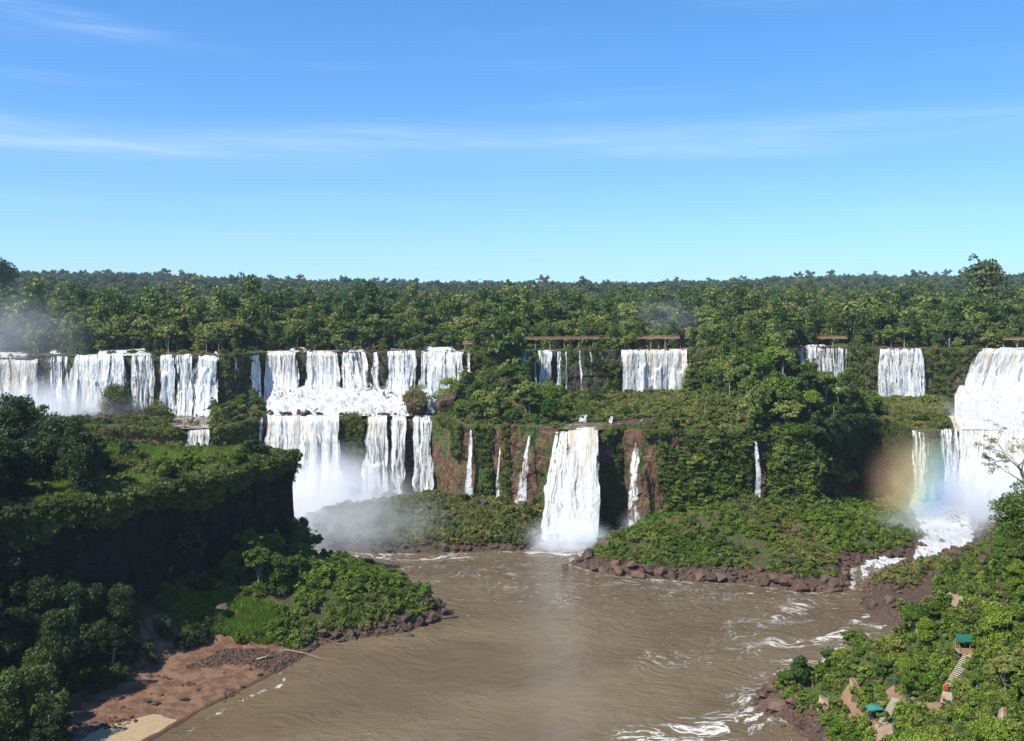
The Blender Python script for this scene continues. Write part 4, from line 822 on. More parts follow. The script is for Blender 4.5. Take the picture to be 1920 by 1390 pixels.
bpx(1600, 1292, 2.0, 'pale pointed rock standing beside the curved path', i=2, kind='pale_rock', sc=(.6, .6, 1.3))
for a, b, s, lb in ((1546, 1335, 3.1, 'tall pale rock spire left of the curved path'), (1765, 1265, 2.2, 'pale pinkish rock amid the greenery left of the long stairs'), (1652, 1330, 1.8, 'pale boulder behind the teal canopy'), (1715, 1318, 1.2, 'small pale boulder at the end of the upper path'), (1880, 1345, 1.6, 'pale rock in the bushes near the lower right corner'), (1722, 1196, 1.6, 'pinkish rock at the edge of the dark shore'), (1645, 1368, 1.0, 'round red stone on the slab landing')):
    bpx(a, b, s, lb, kind='pale_rock', i=2, sc=(.8, .8, 1.1))
for i in range(16): boulder(*(zp(random.uniform(1690, 1800), random.uniform(1005, 1065), 0)), random.uniform(0.8, 2.2), 'wet boulder in the white rapids below the right cascade', 'boulders in the rapids', z=0)
for i in range(20): p = random.uniform(505, 812); y = edge_y(PM, p) + random.uniform(-0.6, 1.5); boulder((p - 960) / F * y, y, random.uniform(1.1, 2.6), 'dark boulder at the brink between the upper and lower centre falls', 'boulders at the middle brink', z=35.6)
for i in range(10): p = random.uniform(650, 880); y = edge_y(PU, p, 380) - random.uniform(14, 40); boulder((p - 960) / F * y, y, random.uniform(1.0, 2.3), 'wet black boulder among the threads of the upper centre cascades', 'boulders in the upper cascades', z=38.0)
for i in range(12): p = random.uniform(330, 412); y = random.uniform(424, 462); boulder((p - 960) / F * y, y, random.uniform(1.0, 2.6), 'mossy boulder in the small left cascade', 'boulders in the small left cascade', z=32.0)
for i in range(9): p = random.uniform(640, 800); y = random.uniform(405, 428); boulder((p - 960) / F * y, y, random.uniform(2.0, 3.6), 'black rock hump at the foot of the right lower curtain', 'rock humps under the right lower curtain', z=float(max(HN((p - 960) / F * y, y), 5)))
bpx(873, 932, 2.6, 'black boulder that splits the slender white plume', z=10, i=1)
for i, (px, py) in enumerate(((966, 980), (985, 990), (1003, 1000), (950, 990))): bpx(px, py, 2.2, 'wet brown boulder below the curving veil of spray', z=4, kind='basalt_red', group='boulders below the curving veil')
for px, py in ((292, 1322), (276, 1318), (345, 1315)): bpx(px, py, 1.1, 'dark rounded boulder lying on the red sand beach', kind='basalt', i=1, group='beach boulders')

for x, y, s in LIPROCKS: boulder(x, y, s, 'small dark rock parting the water at the brink of the upper falls', 'rocks at the upper brink', z=59.9, name='brink_rock', cat='rock')
# rubble: stones nobody could count
pr = proto_coll('rubble_stones', ROCK['basalt'][:2] + ROCK['basalt_red'][2:])
def sample(n, box, fn):
    x = rng.uniform(box[0], box[1], n); y = rng.uniform(box[2], box[3], n); m_ = fn(x, y) & inview(x, y); return x[m_], y[m_]
def spread(name, x, y, coll, k, a, b, label, dz=-0.05, az=None, bz=None, tilt=0.15, zmin=-9):
    z = HN(x, y); m_ = z > zmin; x, y, z = x[m_], y[m_], z[m_]; n = len(x); print(name, n); return scatter(name, np.stack([x, y, z + dz], 1), rrot(n, tilt), rscl(n, a, b, az, bz), coll, rng.integers(0, k, n), label)
x1, y1 = sample(20000, (-92, -20, 226, 268), lambda x, y: (sdpoly(x, y, LB) > -0.3) & (sdpoly(x, y, LB) < 19) & (dline(x, y, [zp(365, 1236, 2), zp(430, 1226, 2), zp(480, 1222, 2), zp(520, 1240, 1), zp(560, 1225, 1), zp(650, 1205, 1), zp(740, 1185)]) < 4.6))
x2, y2 = sample(7000, (-110, -55, 195, 250), lambda x, y: (dline(x, y, [zp(250, 1275, 2), zp(330, 1290, 1.5), zp(430, 1300, 1)]) < 4.2) & (vn(x * 0.3, y * 0.3) > -0.1 + .25 * rng.random(len(x))))
x3, y3 = sample(3000, (-110, -60, 185, 220), lambda x, y: dline(x, y, [zp(-20, 1385, 2), zp(100, 1372, 2), zp(240, 1340, 2), zp(210, 1350, 2)]) < 2.0)
x = np.r_[x1, x2, x3]; y = np.r_[y1, y2, y3]
spread('rubble', x, y, pr, 4, 0.22, 0.75, 'heaps of black rubble along the left beach and shore')
x1, y1 = sample(26000, (20, 200, 285, 400), lambda x, y: ((sdpoly(x, y, CB) > -0.5) & (sdpoly(x, y, CB) < 7)) | ((sdpoly(x, y, RB) > -0.5) & (sdpoly(x, y, RB) < 22) & (y > 250) & (y < 345)))
x2, y2 = sample(4000, (48, 110, 190, 262), lambda x, y: (sdpoly(x, y, RB) > -0.3) & (sdpoly(x, y, RB) < 9))
x3, y3 = sample(7000, (-80, -8, 250, 320), lambda x, y: (sdpoly(x, y, LB) > -0.3) & (sdpoly(x, y, LB) < 4))
x4, y4 = sample(6000, (-112, 24, 335, 420), lambda x, y: (sdpoly(x, y, CI) > -0.3) & (sdpoly(x, y, CI) < 4))
x = np.r_[x1, x2, x3, x4]; y = np.r_[y1, y2, y3, y4]; k = rng.random(len(x)) < 0.5
spread('rubble', x[k], y[k], pr, 4, 0.35, 1.3, 'broken brown basalt strewn along the river banks')

# ------------------------------------------------------------------ features of the right-hand slope: pixel traces turned into places on the ground
def ground_line(pts, n=6):
    out = []
    for (a, b), (c, d) in zip(pts[:-1], pts[1:]):
        for i in range(n): out.append(hit(a + (c - a) * i / n, b + (d - b) * i / n))
    out.append(hit(*pts[-1])); return out
PATHS = {'curved earth path': [(1606, 1284), (1590, 1300), (1585, 1322), (1600, 1338), (1622, 1352), (1640, 1366)], 'upper': [(1664, 1296), (1676, 1308), (1690, 1320), (1720, 1324), (1768, 1326)], 'top': [(1825, 1232), (1812, 1238)], 'low': [(1640, 1366), (1660, 1376), (1655, 1395)], 'far': [(1775, 1118), (1790, 1124), (1800, 1132)]}
PW = {k: ground_line(v) for k, v in PATHS.items()}
STAIRS = {'long': ((1818, 1236), (1782, 1296)), 'short': ((1778, 1306), (1774, 1326)), 'low': ((1683, 1318), (1656, 1362)), 'far': ((1852, 1068), (1822, 1102))}
SWL = {k: (hit(*a), hit(*b)) for k, (a, b) in STAIRS.items()}
HUT = hit(1815, 1222); CAN = hit(1640, 1350)
KEEP = [[(p.x, p.y) for p in v] for v in PW.values()] + [[(a.x, a.y), (b.x, b.y)] for a, b in SWL.values()] + [[(HUT.x, HUT.y), (HUT.x + .1, HUT.y)], [(CAN.x, CAN.y), (CAN.x + .1, CAN.y)]]
KEEPPX = [v for v in PATHS.values()] + [list(v) for v in STAIRS.values()] + [[(1790, 1205), (1838, 1215)], [(1630, 1340), (1660, 1345)], [(1765, 1262), (1780, 1265)], [(1546, 1300), (1550, 1340)]]
def keep_d(x, y):
    d = np.full(np.shape(x), 1e9)
    for l in KEEP: d = np.minimum(d, dline(x, y, l))
    return d
def clear_px(x, y, z, H, R):
    """True when a plant this tall would not stand between the camera and a path, stair or roof"""
    rp = F * R / y; c = np.array([pxof(x, y, z + H * t) for t in (0.2, 0.55, 0.95)])
    return all(np.min(dline(c[:, 0], c[:, 1], l)) > rp * 0.8 + 4 for l in KEEPPX)
def drape(name, pts, w, mat, dz=0.32):
    V = []; P2 = [Vector(p) for p in pts]
    for i, p in enumerate(P2):
        d = (P2[min(i + 1, len(P2) - 1)] - P2[max(i - 1, 0)]); d.z = 0; d.normalize(); n = Vector((-d.y, d.x, 0)); ww = w * (0.8 + 0.4 * random.random())
        for k in (-1, -.5, 0, .5, 1): q = p + n * k * ww / 2; V.append((q.x, q.y, float(HN(q.x, q.y)) + dz - 0.25 * abs(k) ** 3))
    return tag(obj(name, V, grid_faces(len(P2), 5), mat, smooth=True), kind='structure')
drape('path', PW['curved earth path'], 2.3, M['path']); drape('path', PW['upper'], 1.9, M['path']); drape('path', PW['top'], 3.0, M['slab']); drape('path', PW['low'], 3.4, M['slab']); drape('path', PW['far'], 1.8, M['slab'])

# ------------------------------------------------------------------ slopes: single trees first, then the ground cover
def grove(n, box, fn, protos, s0, s1, labf, spacing, name='broadleaf_tree', cat='tree', check=False, dz=-0.2, H=9, R=4):
    got = []; tries = 0
    while len(got) < n and tries < n * 60:
        tries += 1; x = random.uniform(box[0], box[1]); y = random.uniform(box[2], box[3])
        if not inview(x, y) or not fn(x, y): continue
        if any((x - a) ** 2 + (y - b) ** 2 < spacing ** 2 for a, b in got): continue
        z = float(HN(x, y)); s = random.uniform(s0, s1); P = random.choice(protos)
        if z < 0.5: continue
        if check and (keep_d(x, y) < P['R'] * s * 0.55 + 0.9 or not clear_px(x, y, z, P['H'] * s, P['R'] * s)): continue
        got.append((x, y)); lb, gr = labf(x, y, z); tree(P, x, y, z + dz, s, lb, cat, gr, name, sz=random.uniform(.85, 1.15), tilt=.06)
    print(name, labf(0, 400, 30)[1], len(got)); return got
pm = lambda x, y: float(sdpoly(x, y, PM)); pu = lambda x, y: float(sdpoly(x, y, PU)); pl = lambda x, y: float(sdpoly(x, y, PL)); px_ = lambda x, y: 960 + F * x / y
grove(95, (88, 170, 375, 530), lambda x, y: pm(x, y) > 1.0 and pu(x, y) < -2 and 1245 < px_(x, y) < 1660 and not (px_(x, y) > 1480 and y > 455), T_MID, .85, 1.4, lambda x, y, z: ('leafy tree on the dark wooded hump right of centre', 'trees of the wooded hump'), 5.2)
grove(52, (-26, 22, 396, 500), lambda x, y: pm(x, y) > 1.5 and pu(x, y) < -5 and px_(x, y) > 868 and px_(x, y) < 1062 and not (y > 470 and px_(x, y) > 960), T_MID, .65, 1.15, lambda x, y, z: ('bright green tree on the shelf left of the mighty centre fall', 'trees of the centre shelf'), 4.6)
grove(16, (-25, -5, 470, 503), lambda x, y: 878 < px_(x, y) < 975 and pu(x, y) < 0, T_MID, .9, 1.2, lambda x, y, z: ('dense tree standing against the upper cliff below the lookout', 'trees below the lookout'), 4.5)
grove(70, (18, 80, 384, 505), lambda x, y: pm(x, y) > 2.5 and pu(x, y) < -4 and px_(x, y) > 1050 and px_(x, y) < 1290 and (pm(x, y) > 22 or px_(x, y) > 1235) and not (1060 < px_(x, y) < 1130 and y < 415), T_BUSH, .9, 1.7, lambda x, y, z: ('round olive bush on the shelf below the square cream-streaked curtain', 'round bushes of the middle shelf'), 3.4, 'bush', 'bush')
grove(26, (150, 230, 415, 520), lambda x, y: pm(x, y) > 4 and pu(x, y) < -8 and px_(x, y) > 1600 and px_(x, y) < 1770, T_BUSH, 1.0, 2.0, lambda x, y, z: ('olive bush on the ledge above the rainbow glow', 'bushes of the ledge above the rainbow'), 4.5, 'bush', 'bush')
grove(14, (-150, -112, 422, 480), lambda x, y: 400 < px_(x, y) < 492 and pm(x, y) > 2 and pu(x, y) < -3, T_MID, .55, .85, lambda x, y, z: ('tree on the mossy bulge between the left and centre falls', 'trees of the mossy bulge'), 4.5)
ptop = lambda x, y: pl(x, y) > 2
PS = [tree_proto('thicket', 820 + i, H, R, 4200, 0.24, M[mt], 'dome', 16, 0.02, 0.1) for i, (H, R, mt) in enumerate([(4, 3.0, 'leaf_moss'), (5, 3.2, 'leaf_shade_tint'), (3.4, 3.2, 'leaf_olive'), (4.5, 2.6, 'leaf_bright')])]
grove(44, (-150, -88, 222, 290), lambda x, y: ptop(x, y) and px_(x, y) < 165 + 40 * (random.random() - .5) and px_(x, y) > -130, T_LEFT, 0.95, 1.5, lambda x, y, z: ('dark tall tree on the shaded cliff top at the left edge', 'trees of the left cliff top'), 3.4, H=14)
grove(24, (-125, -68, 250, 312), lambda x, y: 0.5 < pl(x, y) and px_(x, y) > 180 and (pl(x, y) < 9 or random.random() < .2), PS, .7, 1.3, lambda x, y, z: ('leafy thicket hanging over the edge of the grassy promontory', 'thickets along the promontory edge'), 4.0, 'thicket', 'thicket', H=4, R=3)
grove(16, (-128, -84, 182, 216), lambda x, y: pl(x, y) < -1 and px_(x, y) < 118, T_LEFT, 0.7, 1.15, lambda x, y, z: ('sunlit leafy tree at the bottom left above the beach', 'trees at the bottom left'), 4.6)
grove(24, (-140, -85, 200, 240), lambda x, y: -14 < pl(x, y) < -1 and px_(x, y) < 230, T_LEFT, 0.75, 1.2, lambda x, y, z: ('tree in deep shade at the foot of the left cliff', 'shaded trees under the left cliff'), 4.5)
grove(16, (-90, -60, 262, 315), lambda x, y: -20 < pl(x, y) < -1 and px_(x, y) > 330, T_NEAR, 0.9, 1.4, lambda x, y, z: ('half-shaded tree where the peninsula meets the promontory cliff', 'trees at the peninsula root'), 4.2)
rb = lambda x, y: float(sdpoly(x, y, RB))
def rbveg(x, y): s = rb(x, y); r = 7 + 17 * float(ss(250, 268, y)) - 8 * float(ss(300, 335, y)); return s > r
n_rb = grove(150, (58, 200, 128, 385), lambda x, y: rbveg(x, y) and px_(x, y) < 2020 and (random.random() < (1 if y < 280 else .55)), T_NEAR, .35, .95, lambda x, y, z: ('bright green tree on the steep right-hand slope %s' % ('above the dark shore rocks' if y > 245 else ('beside the stairs' if y > 190 else 'at the bottom right corner')), 'small trees of the right slope %s' % (1 if y > 245 else (2 if y > 190 else 3))), 3.6, 'small_tree', check=True)

TALLP = tree(T_MID[1], *at(1515, 700, 398)[:2], None, 1.0, 'broad-crowned tree at the top of the wooded hump, left of the palm') 
for px, pb, pt, d, lb in ((1543, 760, 702, 436, 'lone palm with drooping fronds in front of the strand falls'), (1572, 800, 745, 418, 'palm leaning over the dark cove cliff'), (1450, 745, 690, 430, 'palm with a pale trunk on the wooded hump'), (1322, 870, 745, 392, 'palm standing on the leafy slope right of the round bushes'), (1368, 790, 700, 405, 'short palm on the leafy slope between two bright crowns')):
    x, y, z = at(px, pb, d); ht = (pb - pt) * d / F; zg = float(HN(x, y)); tree(PALM[0], x, y, zg - .2, max(.6, (float(at(px, pt, d)[2]) - zg) / 17.0), lb, 'palm', None, 'palm_tree')

# bushy rocks standing in and under the falls
def mossy(px0, px1, ptop_, pbase, d, label, fol='leaf_moss', cover=0.0, seed=1, kind='basalt', leaf=0.32, n=5200):
    R = (px1 - px0) * d / F / 2; cx, cy, zt = at((px0 + px1) / 2, ptop_, d); zb = float(at(0, pbase, d)[2]); Hh = zt - zb; o = empty('mossy_rock', (cx, cy + R * 0.6, zb)); tag(o, label, 'rock'); r = np.random.default_rng(seed)
    me = rock_mesh('rock_body', seed, M[kind], 22, (1, 1, 1), 3); b = obj_me('rock_body', me, o); b.scale = (R * 0.93, R * 0.85, Hh * 0.52); b.location = (0, 0, Hh * 0.44)
    lobes = [(R * .75 * math.cos(a) * q, R * .7 * math.sin(a) * q, Hh * (0.97 - 0.45 * q ** 2 * (0.6 + 0.4 * r.random()) - cover * r.random()), R * .3, R * .3, R * .22) for a, q in [(r.random() * 6.28, math.sqrt(r.random())) for _ in range(34)]]
    V, Fc = leaf_cloud(r, lobes, n, leaf); obj('foliage', V, Fc, M[fol], o); return o
mossy(173, 246, 722, 812, 452, 'mushroom-shaped mossy rock standing before the left falls', cover=.12, seed=3, kind='basalt_red')
mossy(250, 322, 754, 822, 446, 'rounded dark bush-covered rock right of the mushroom-shaped rock', 'leaf_olive', .4, 5)
mossy(166, 222, 773, 835, 436, 'bright mossy knoll at the foot of the mushroom-shaped rock', 'leaf_moss', .5, 6)
mossy(215, 345, 800, 850, 428, 'long low bushy ledge under the mossy rocks on the left', 'leaf', .5, 7)
mossy(392, 462, 765, 850, 432, 'tall rounded bushy rock right of the small square fall', 'leaf_moss', .7, 8, n=8000)
mossy(448, 498, 762, 850, 437, 'mossy rock shoulder at the left edge of the big lower curtain', 'leaf_olive', .6, 9)
mossy(748, 812, 724, 786, 436, 'smooth olive-topped round rock between the upper and lower centre falls', 'leaf_olive', .35, 10)
mossy(806, 878, 707, 792, 440, 'taller leafy round rock right of the olive-topped one', 'leaf_bright', .6, 11, n=8000)
mossy(862, 888, 742, 800, 446, 'dark narrow rock wedged behind the leafy round rock', 'leaf', .5, 12, n=1500)
mossy(640, 684, 772, 800, 438, 'low mossy hump dividing the two big lower curtains', 'leaf_olive', .6, 19, n=1800, leaf=.22)
mossy(1205, 1240, 728, 765, 470, 'small round dark bushy rock before the square cream-streaked curtain', 'leaf_olive', .5, 13, n=2500)
mossy(1258, 1284, 728, 765, 470, 'small round green rock at the right foot of the square curtain', 'leaf_moss', .5, 14, n=2500)
mossy(1030, 1062, 800, 850, 388, 'grey bushy rock at the left brink of the mighty centre fall', 'leaf_olive', .5, 15, n=2500)
mossy(1745, 1782, 1085, 1065, 330, 'x') if False else None
mossy(784, 812, 1094, 1140, 272, 'pointed grass-capped boulder at the end of the peninsula', 'grass', .35, 17, n=2500, leaf=.2)

# ground cover
GC = {k: proto_coll('cover_' + k, [both_mesh('cover_plant', 900 + 10 * j + i, H, R, n_, sz, M[k], 'dome', 9, 0.0, False) for i, (H, R, n_, sz) in enumerate([(1.3, 1.25, 420, .15), (2.3, 1.1, 460, .17), (0.9, 1.6, 380, .14)])]) for j, k in enumerate(('leaf', 'leaf_shade_tint', 'leaf_bright', 'leaf_olive', 'leaf_moss', 'grass'))}
def tufts(seed):
    r = np.random.default_rng(seed); V = []; 
    for k in range(90): a = r.random() * 6.28; q = 0.8 * math.sqrt(r.random()); x, y = q * math.cos(a), q * math.sin(a); h = .35 + .5 * r.random(); dx_, dy_ = r.normal(0, .18, 2); w = .05; b = r.random() * 6.28; V += [(x - w * math.cos(b), y - w * math.sin(b), -.1), (x + w * math.cos(b), y + w * math.sin(b), -.1), (x + dx_, y + dy_, h)]
    return mk_mesh('grass_tuft', V, np.arange(len(V)).reshape(-1, 3), M['grass'])
TUFT = proto_coll('grass_tufts', [tufts(i) for i in range(3)])
nrm = lambda x, y, k=0.15, s=0: fbm(x * k, y * k, s, 3)
x, y = sample(12000, (-90, -15, 244, 322), lambda x, y: (sdpoly(x, y, LB) > 3 + 2 * nrm(x, y)) & (sdpoly(x, y, PL) < 0) & (y > 248 + 3 * nrm(x, y, .2)) & (dline(x, y, [zp(385, 1178, 3), zp(470, 1182, 3)]) > 5.5) & (nrm(x, y, .2, 4) > -.22)); k = rng.random(len(x)) < 0.5 + 0.9 * nrm(x, y, .1, 9)
spread('undergrowth', x[k], y[k], GC['leaf_moss'], 3, .6, 1.5, 'low green scrub covering the left peninsula'); spread('undergrowth', x[~k], y[~k], GC['leaf_bright'], 3, .6, 1.6, 'brighter scrub patches on the left peninsula')
x, y = sample(9000, (-90, -60, 240, 268), lambda x, y: dline(x, y, [zp(365, 1185, 3), zp(420, 1178, 3), zp(500, 1182, 3)]) < 5.2)
spread('grass', x, y, TUFT, 3, 1.0, 2.0, 'bright green grass patch above the rubble shore')
x, y = sample(16000, (-170, -66, 205, 332), lambda x, y: (sdpoly(x, y, PL) > 0.8))
k = (nrm(x, y, .08, 2) > 0.05) & (rng.random(len(x)) < .8); spread('undergrowth', x[k], y[k], GC['leaf_moss'], 3, .7, 1.5, 'scrub on the flat top of the left promontory')
k2 = ~k & (sdpoly(x, y, PL) < 6); spread('undergrowth', x[k2], y[k2], GC['leaf_olive'], 3, .6, 1.2, 'olive scrub along the rim of the left promontory')
spread('grass', x[~k], y[~k], TUFT, 3, 1.2, 2.6, 'sunlit grass on the flat top of the left promontory')
x, y = sample(9000, (-150, -62, 180, 325), lambda x, y: (sdpoly(x, y, PL) < 0.8) & (sdpoly(x, y, PL) > -22) & ((sdpoly(x, y, LB) > 24) | (y > 262)) & (nrm(x, y, .12, 5) > -.2))
spread('undergrowth', x, y, GC['leaf_shade_tint'], 3, .8, 2.0, 'shaded undergrowth at the foot of the left cliff')
x, y = sample(19000, (18, 172, 296, 440), lambda x, y: (sdpoly(x, y, CB) > 5.0 + 5 * nrm(x, y, .12)) & (sdpoly(x, y, PM) < 0) & (nrm(x, y, .18, 4) > -.20)); k = (rng.random(len(x)) < .5 + 1.2 * nrm(x, y, .07, 8)) & (x < 105)
spread('undergrowth', x[k], y[k], GC['leaf_olive'], 3, .5, 1.5, 'olive scrub between rocks on the right-centre bank'); spread('undergrowth', x[~k], y[~k], GC['leaf_bright'], 3, .5, 1.5, 'fresh green scrub on the right-centre bank')
x, y = sample(15000, (-112, 24, 336, 432), lambda x, y: (sdpoly(x, y, CI) > 2.5 + 2 * nrm(x, y, .2)) & (sdpoly(x, y, PM) < 0) & (nrm(x, y, .15, 4) > -.28))
spread('undergrowth', x, y, GC['leaf_olive'], 3, .7, 1.9, 'olive bushes covering the misty island below the falls', az=.8, bz=1.5)
x, y = sample(36000, (-205, 260, 372, 540), lambda x, y: (sdpoly(x, y, PM) > -2.0) & (sdpoly(x, y, PU) < 1) & (nrm(x, y, .1, 6) > -.35) & ~((px_(x, y) > 496) & (px_(x, y) < 820)) & ~((px_(x, y) > 1056) & (px_(x, y) < 1128) & (y < 392)) & ~((px_(x, y) > 1690)) & ~((px_(x, y) > 318) & (px_(x, y) < 398)) & ~((px_(x, y) > 1060) & (px_(x, y) < 1230) & (y > 386) & (y < 402)))
k = rng.random(len(x)) < .45; spread('undergrowth', x[k], y[k], GC['leaf_olive'], 3, .8, 1.9, 'olive undergrowth of the middle shelf'); spread('undergrowth', x[~k], y[~k], GC['leaf'], 3, .8, 2.0, 'green undergrowth of the middle shelf')
x, y = sample(14000, (165, 235, 405, 530), lambda x, y: (sdpoly(x, y, PM) > 3) & (sdpoly(x, y, PU) < 1) & (px_(x, y) > 1600) & (px_(x, y) < 1775)); spread('undergrowth', x, y, GC['leaf_olive'], 3, .9, 2.0, 'olive scrub of the ledge above the rainbow glow')
x, y = sample(48000, (50, 230, 120, 400), lambda x, y: (sdpoly(x, y, RB) > 5 + 2 * nrm(x, y, .2) + 15 * ss(248, 262, y) - 6 * ss(300, 335, y)) & (keep_d(x, y) > 1.35 + 0.6 * nrm(x, y, .4, 3)) & (nrm(x, y, .2, 2) > -.36)); k = rng.random(len(x)) < .5 + .9 * nrm(x, y, .1, 3)
spread('undergrowth', x[k], y[k], GC['leaf_bright'], 3, .6, 1.4, 'bright undergrowth of the right-hand slope'); spread('undergrowth', x[~k], y[~k], GC['leaf_moss'], 3, .6, 1.4, 'mossy green undergrowth of the right-hand slope')
x, y = sample(2500, (100, 165, 270, 335), lambda x, y: (sdpoly(x, y, RB) > 3) & (sdpoly(x, y, RB) < 18) & (nrm(x, y, .12, 12) > .06)); spread('undergrowth', x, y, GC['leaf_olive'], 3, .7, 1.6, 'yellowish scrub on the dark rocks of the right shore')

nb = 0
while nb < 75:
    p = random.choice([random.uniform(818, 1036), random.uniform(1126, 1530), random.uniform(1126, 1400), random.uniform(1560, 1710)]); 
    if any(a - 5 < p < b + 5 for a, b in ((880, 887), (936, 943), (986, 999), (1187, 1203), (1412, 1421))): continue
    y = edge_y(PM, p) + random.uniform(-1.6, 3.0); x = (p - 960) / F * y; tree(random.choice(T_BUSH + PS[:2]), x, y, float(HN(x, y + 2.2)) - .5, random.uniform(.4, 1.15), 'bush overhanging the brink of the red lower cliff', 'bush', 'bushes along the brink of the lower cliff', 'bush', tilt=.2); nb += 1
for k in range(28):
    x = random.uniform(30, 150); y = random.uniform(308, 372)
    if sdpoly(x, y, CB) > 5: boulder(x, y, random.uniform(1.0, 2.8), 'brown boulder half buried in scrub on the right-centre bank', 'boulders among the scrub of the right-centre bank', kind=random.choice(['basalt', 'basalt_red']), z=float(HN(x, y)) + .5)
for k in range(18):
    x = random.uniform(-62, 6); y = random.uniform(346, 385)
    if sdpoly(x, y, CI) > 4: boulder(x, y, random.uniform(1.4, 3.2), 'dark boulder among the bushes of the misty island', 'boulders of the misty island top', z=float(HN(x, y)) + .6)
# trees rooted on ledges of the cliff under the wooded hump
for k in range(88):
    p = random.uniform(1300, 1600); y = edge_y(PM, p) - random.uniform(.5, 2.0); x = (p - 960) / F * y; z = random.uniform(3, 36); tree(random.choice(T_MID), x, y, z, random.uniform(.45, 1.1), 'leafy tree clinging to the cliff ledges beneath the wooded hump', 'tree', 'trees on the cliff under the hump', sz=.9, tilt=.2)
# plants clinging to the cliff faces
def cling(name, cl, n, fn, coll, a, b, label, out=(0.6, 2.2)):
    _, (ex, ey, nx, ny, zb, zt) = cl; i = rng.integers(0, len(ex), n); v_ = rng.random(n); z = zb[i] + (zt[i] - zb[i]) * v_; o_ = rng.uniform(out[0], out[1], n); x = ex[i] + nx[i] * o_; y = ey[i] + ny[i] * o_
    p = px_(x, y); k = fn(p, v_, x, y, z) & inview(x, y); print(name, k.sum()); m_ = k.sum(); th = np.arctan2(ny[i][k], nx[i][k]); rot = np.stack([rng.normal(0, .2, m_), 0.9 + rng.normal(0, .2, m_), th], 1)
    s = rscl(m_, a, b); return scatter(name, np.stack([x[k], y[k], z[k]], 1), rot, s, coll, rng.integers(0, 3, m_), label)
inr = lambda p, L: np.any([(p > a - 2) & (p < b + 2) for a, b in L], axis=0)
FU = FALLS_UP
FL = [(345, 396), (482, 640), (682, 820), (868, 888), (924, 942), (958, 998), (1000, 1124), (1164, 1208), (1408, 1440), (1704, 1764), (1760, 2020)]
vz = lambda p, z, s=0, a=.012, b=.12: fbm(p * a, z * b, s, 3)
cling('cliff_vegetation', cl_up, 30000, lambda p, v, x, y, z: ~inr(p, FU) & (((p > 412) & (p < 500)) | ((p > 878) & (p < 1005) & (z > 40)) | ((p > 1290) & (p < 1500)) | ((p > 1590) & (p < 1648)) | ((p > 1734) & (p < 1834)) | (vz(p, z, 1) > .12) | (v > .93)), GC['leaf_moss'], .6, 1.5, 'moss and vines hanging on the upper cliff')
cling('cliff_vegetation', cl_up, 9000, lambda p, v, x, y, z: inr(p, FU) & ((v > .96) | (vz(p, z, 3, .05) > .25)), GC['leaf_moss'], .3, .7, 'moss on the rock between the upper falls', (0, 1.0))
cling('cliff_vegetation', cl_mid, 34000, lambda p, v, x, y, z: ~inr(p, FL) & ((((p > 1270) & (p < 1530)) & (vz(p, z, 2) > .06 - (p - 1270) / 800)) | ((p > 815) & (p < 1010) & (vz(p, z, 4, .03, .06) > .08)) | ((p > 1120) & (p <= 1270) & (vz(p, z, 5, .05, .05) > .16)) | ((p > 380) & (p < 500)) | ((p > 640) & (p < 682))  | (v > .94)), GC['leaf_moss'], .5, 1.4, 'moss and creepers on the red lower cliff')
cling('cliff_vegetation', cl_mid, 9000, lambda p, v, x, y, z: ((p > 1250) & (p < 1530)) & ~inr(p, FL) & (vz(p, z, 7) > -.05), GC['leaf_bright'], .8, 1.8, 'bright leafy growth spilling down the cliff right of centre')
cling('cliff_vegetation', cl_cove, 7000, lambda p, v, x, y, z: (v > .55 + .5 * vz(p, z, 12, .03)), GC['leaf_shade_tint'], .8, 1.9, 'dark creepers over the shaded cove right of the wooded hump')
cling('cliff_vegetation', cl_right, 9000, lambda p, v, x, y, z: ~inr(p, FL) & ((v > .5) | (vz(p, z, 13, .04) > 0)), GC['leaf_moss'], .6, 1.4, 'moss on the wet cliff beside the right-hand cascade')
cling('cliff_vegetation', cl_left, 24000, lambda p, v, x, y, z: (v > .80 + .30 * vz(p, z, 6, .015)) & (vz(p, z, 8, .02, .1) > -.25), GC['leaf_moss'], .6, 1.6, 'vines hanging over the rim of the left cliff')
cling('cliff_vegetation', cl_left, 9000, lambda p, v, x, y, z: (vz(p, z, 9, .02, .08) > .12), GC['leaf_shade_tint'], .5, 1.2, 'sparse plants on the shaded left cliff')
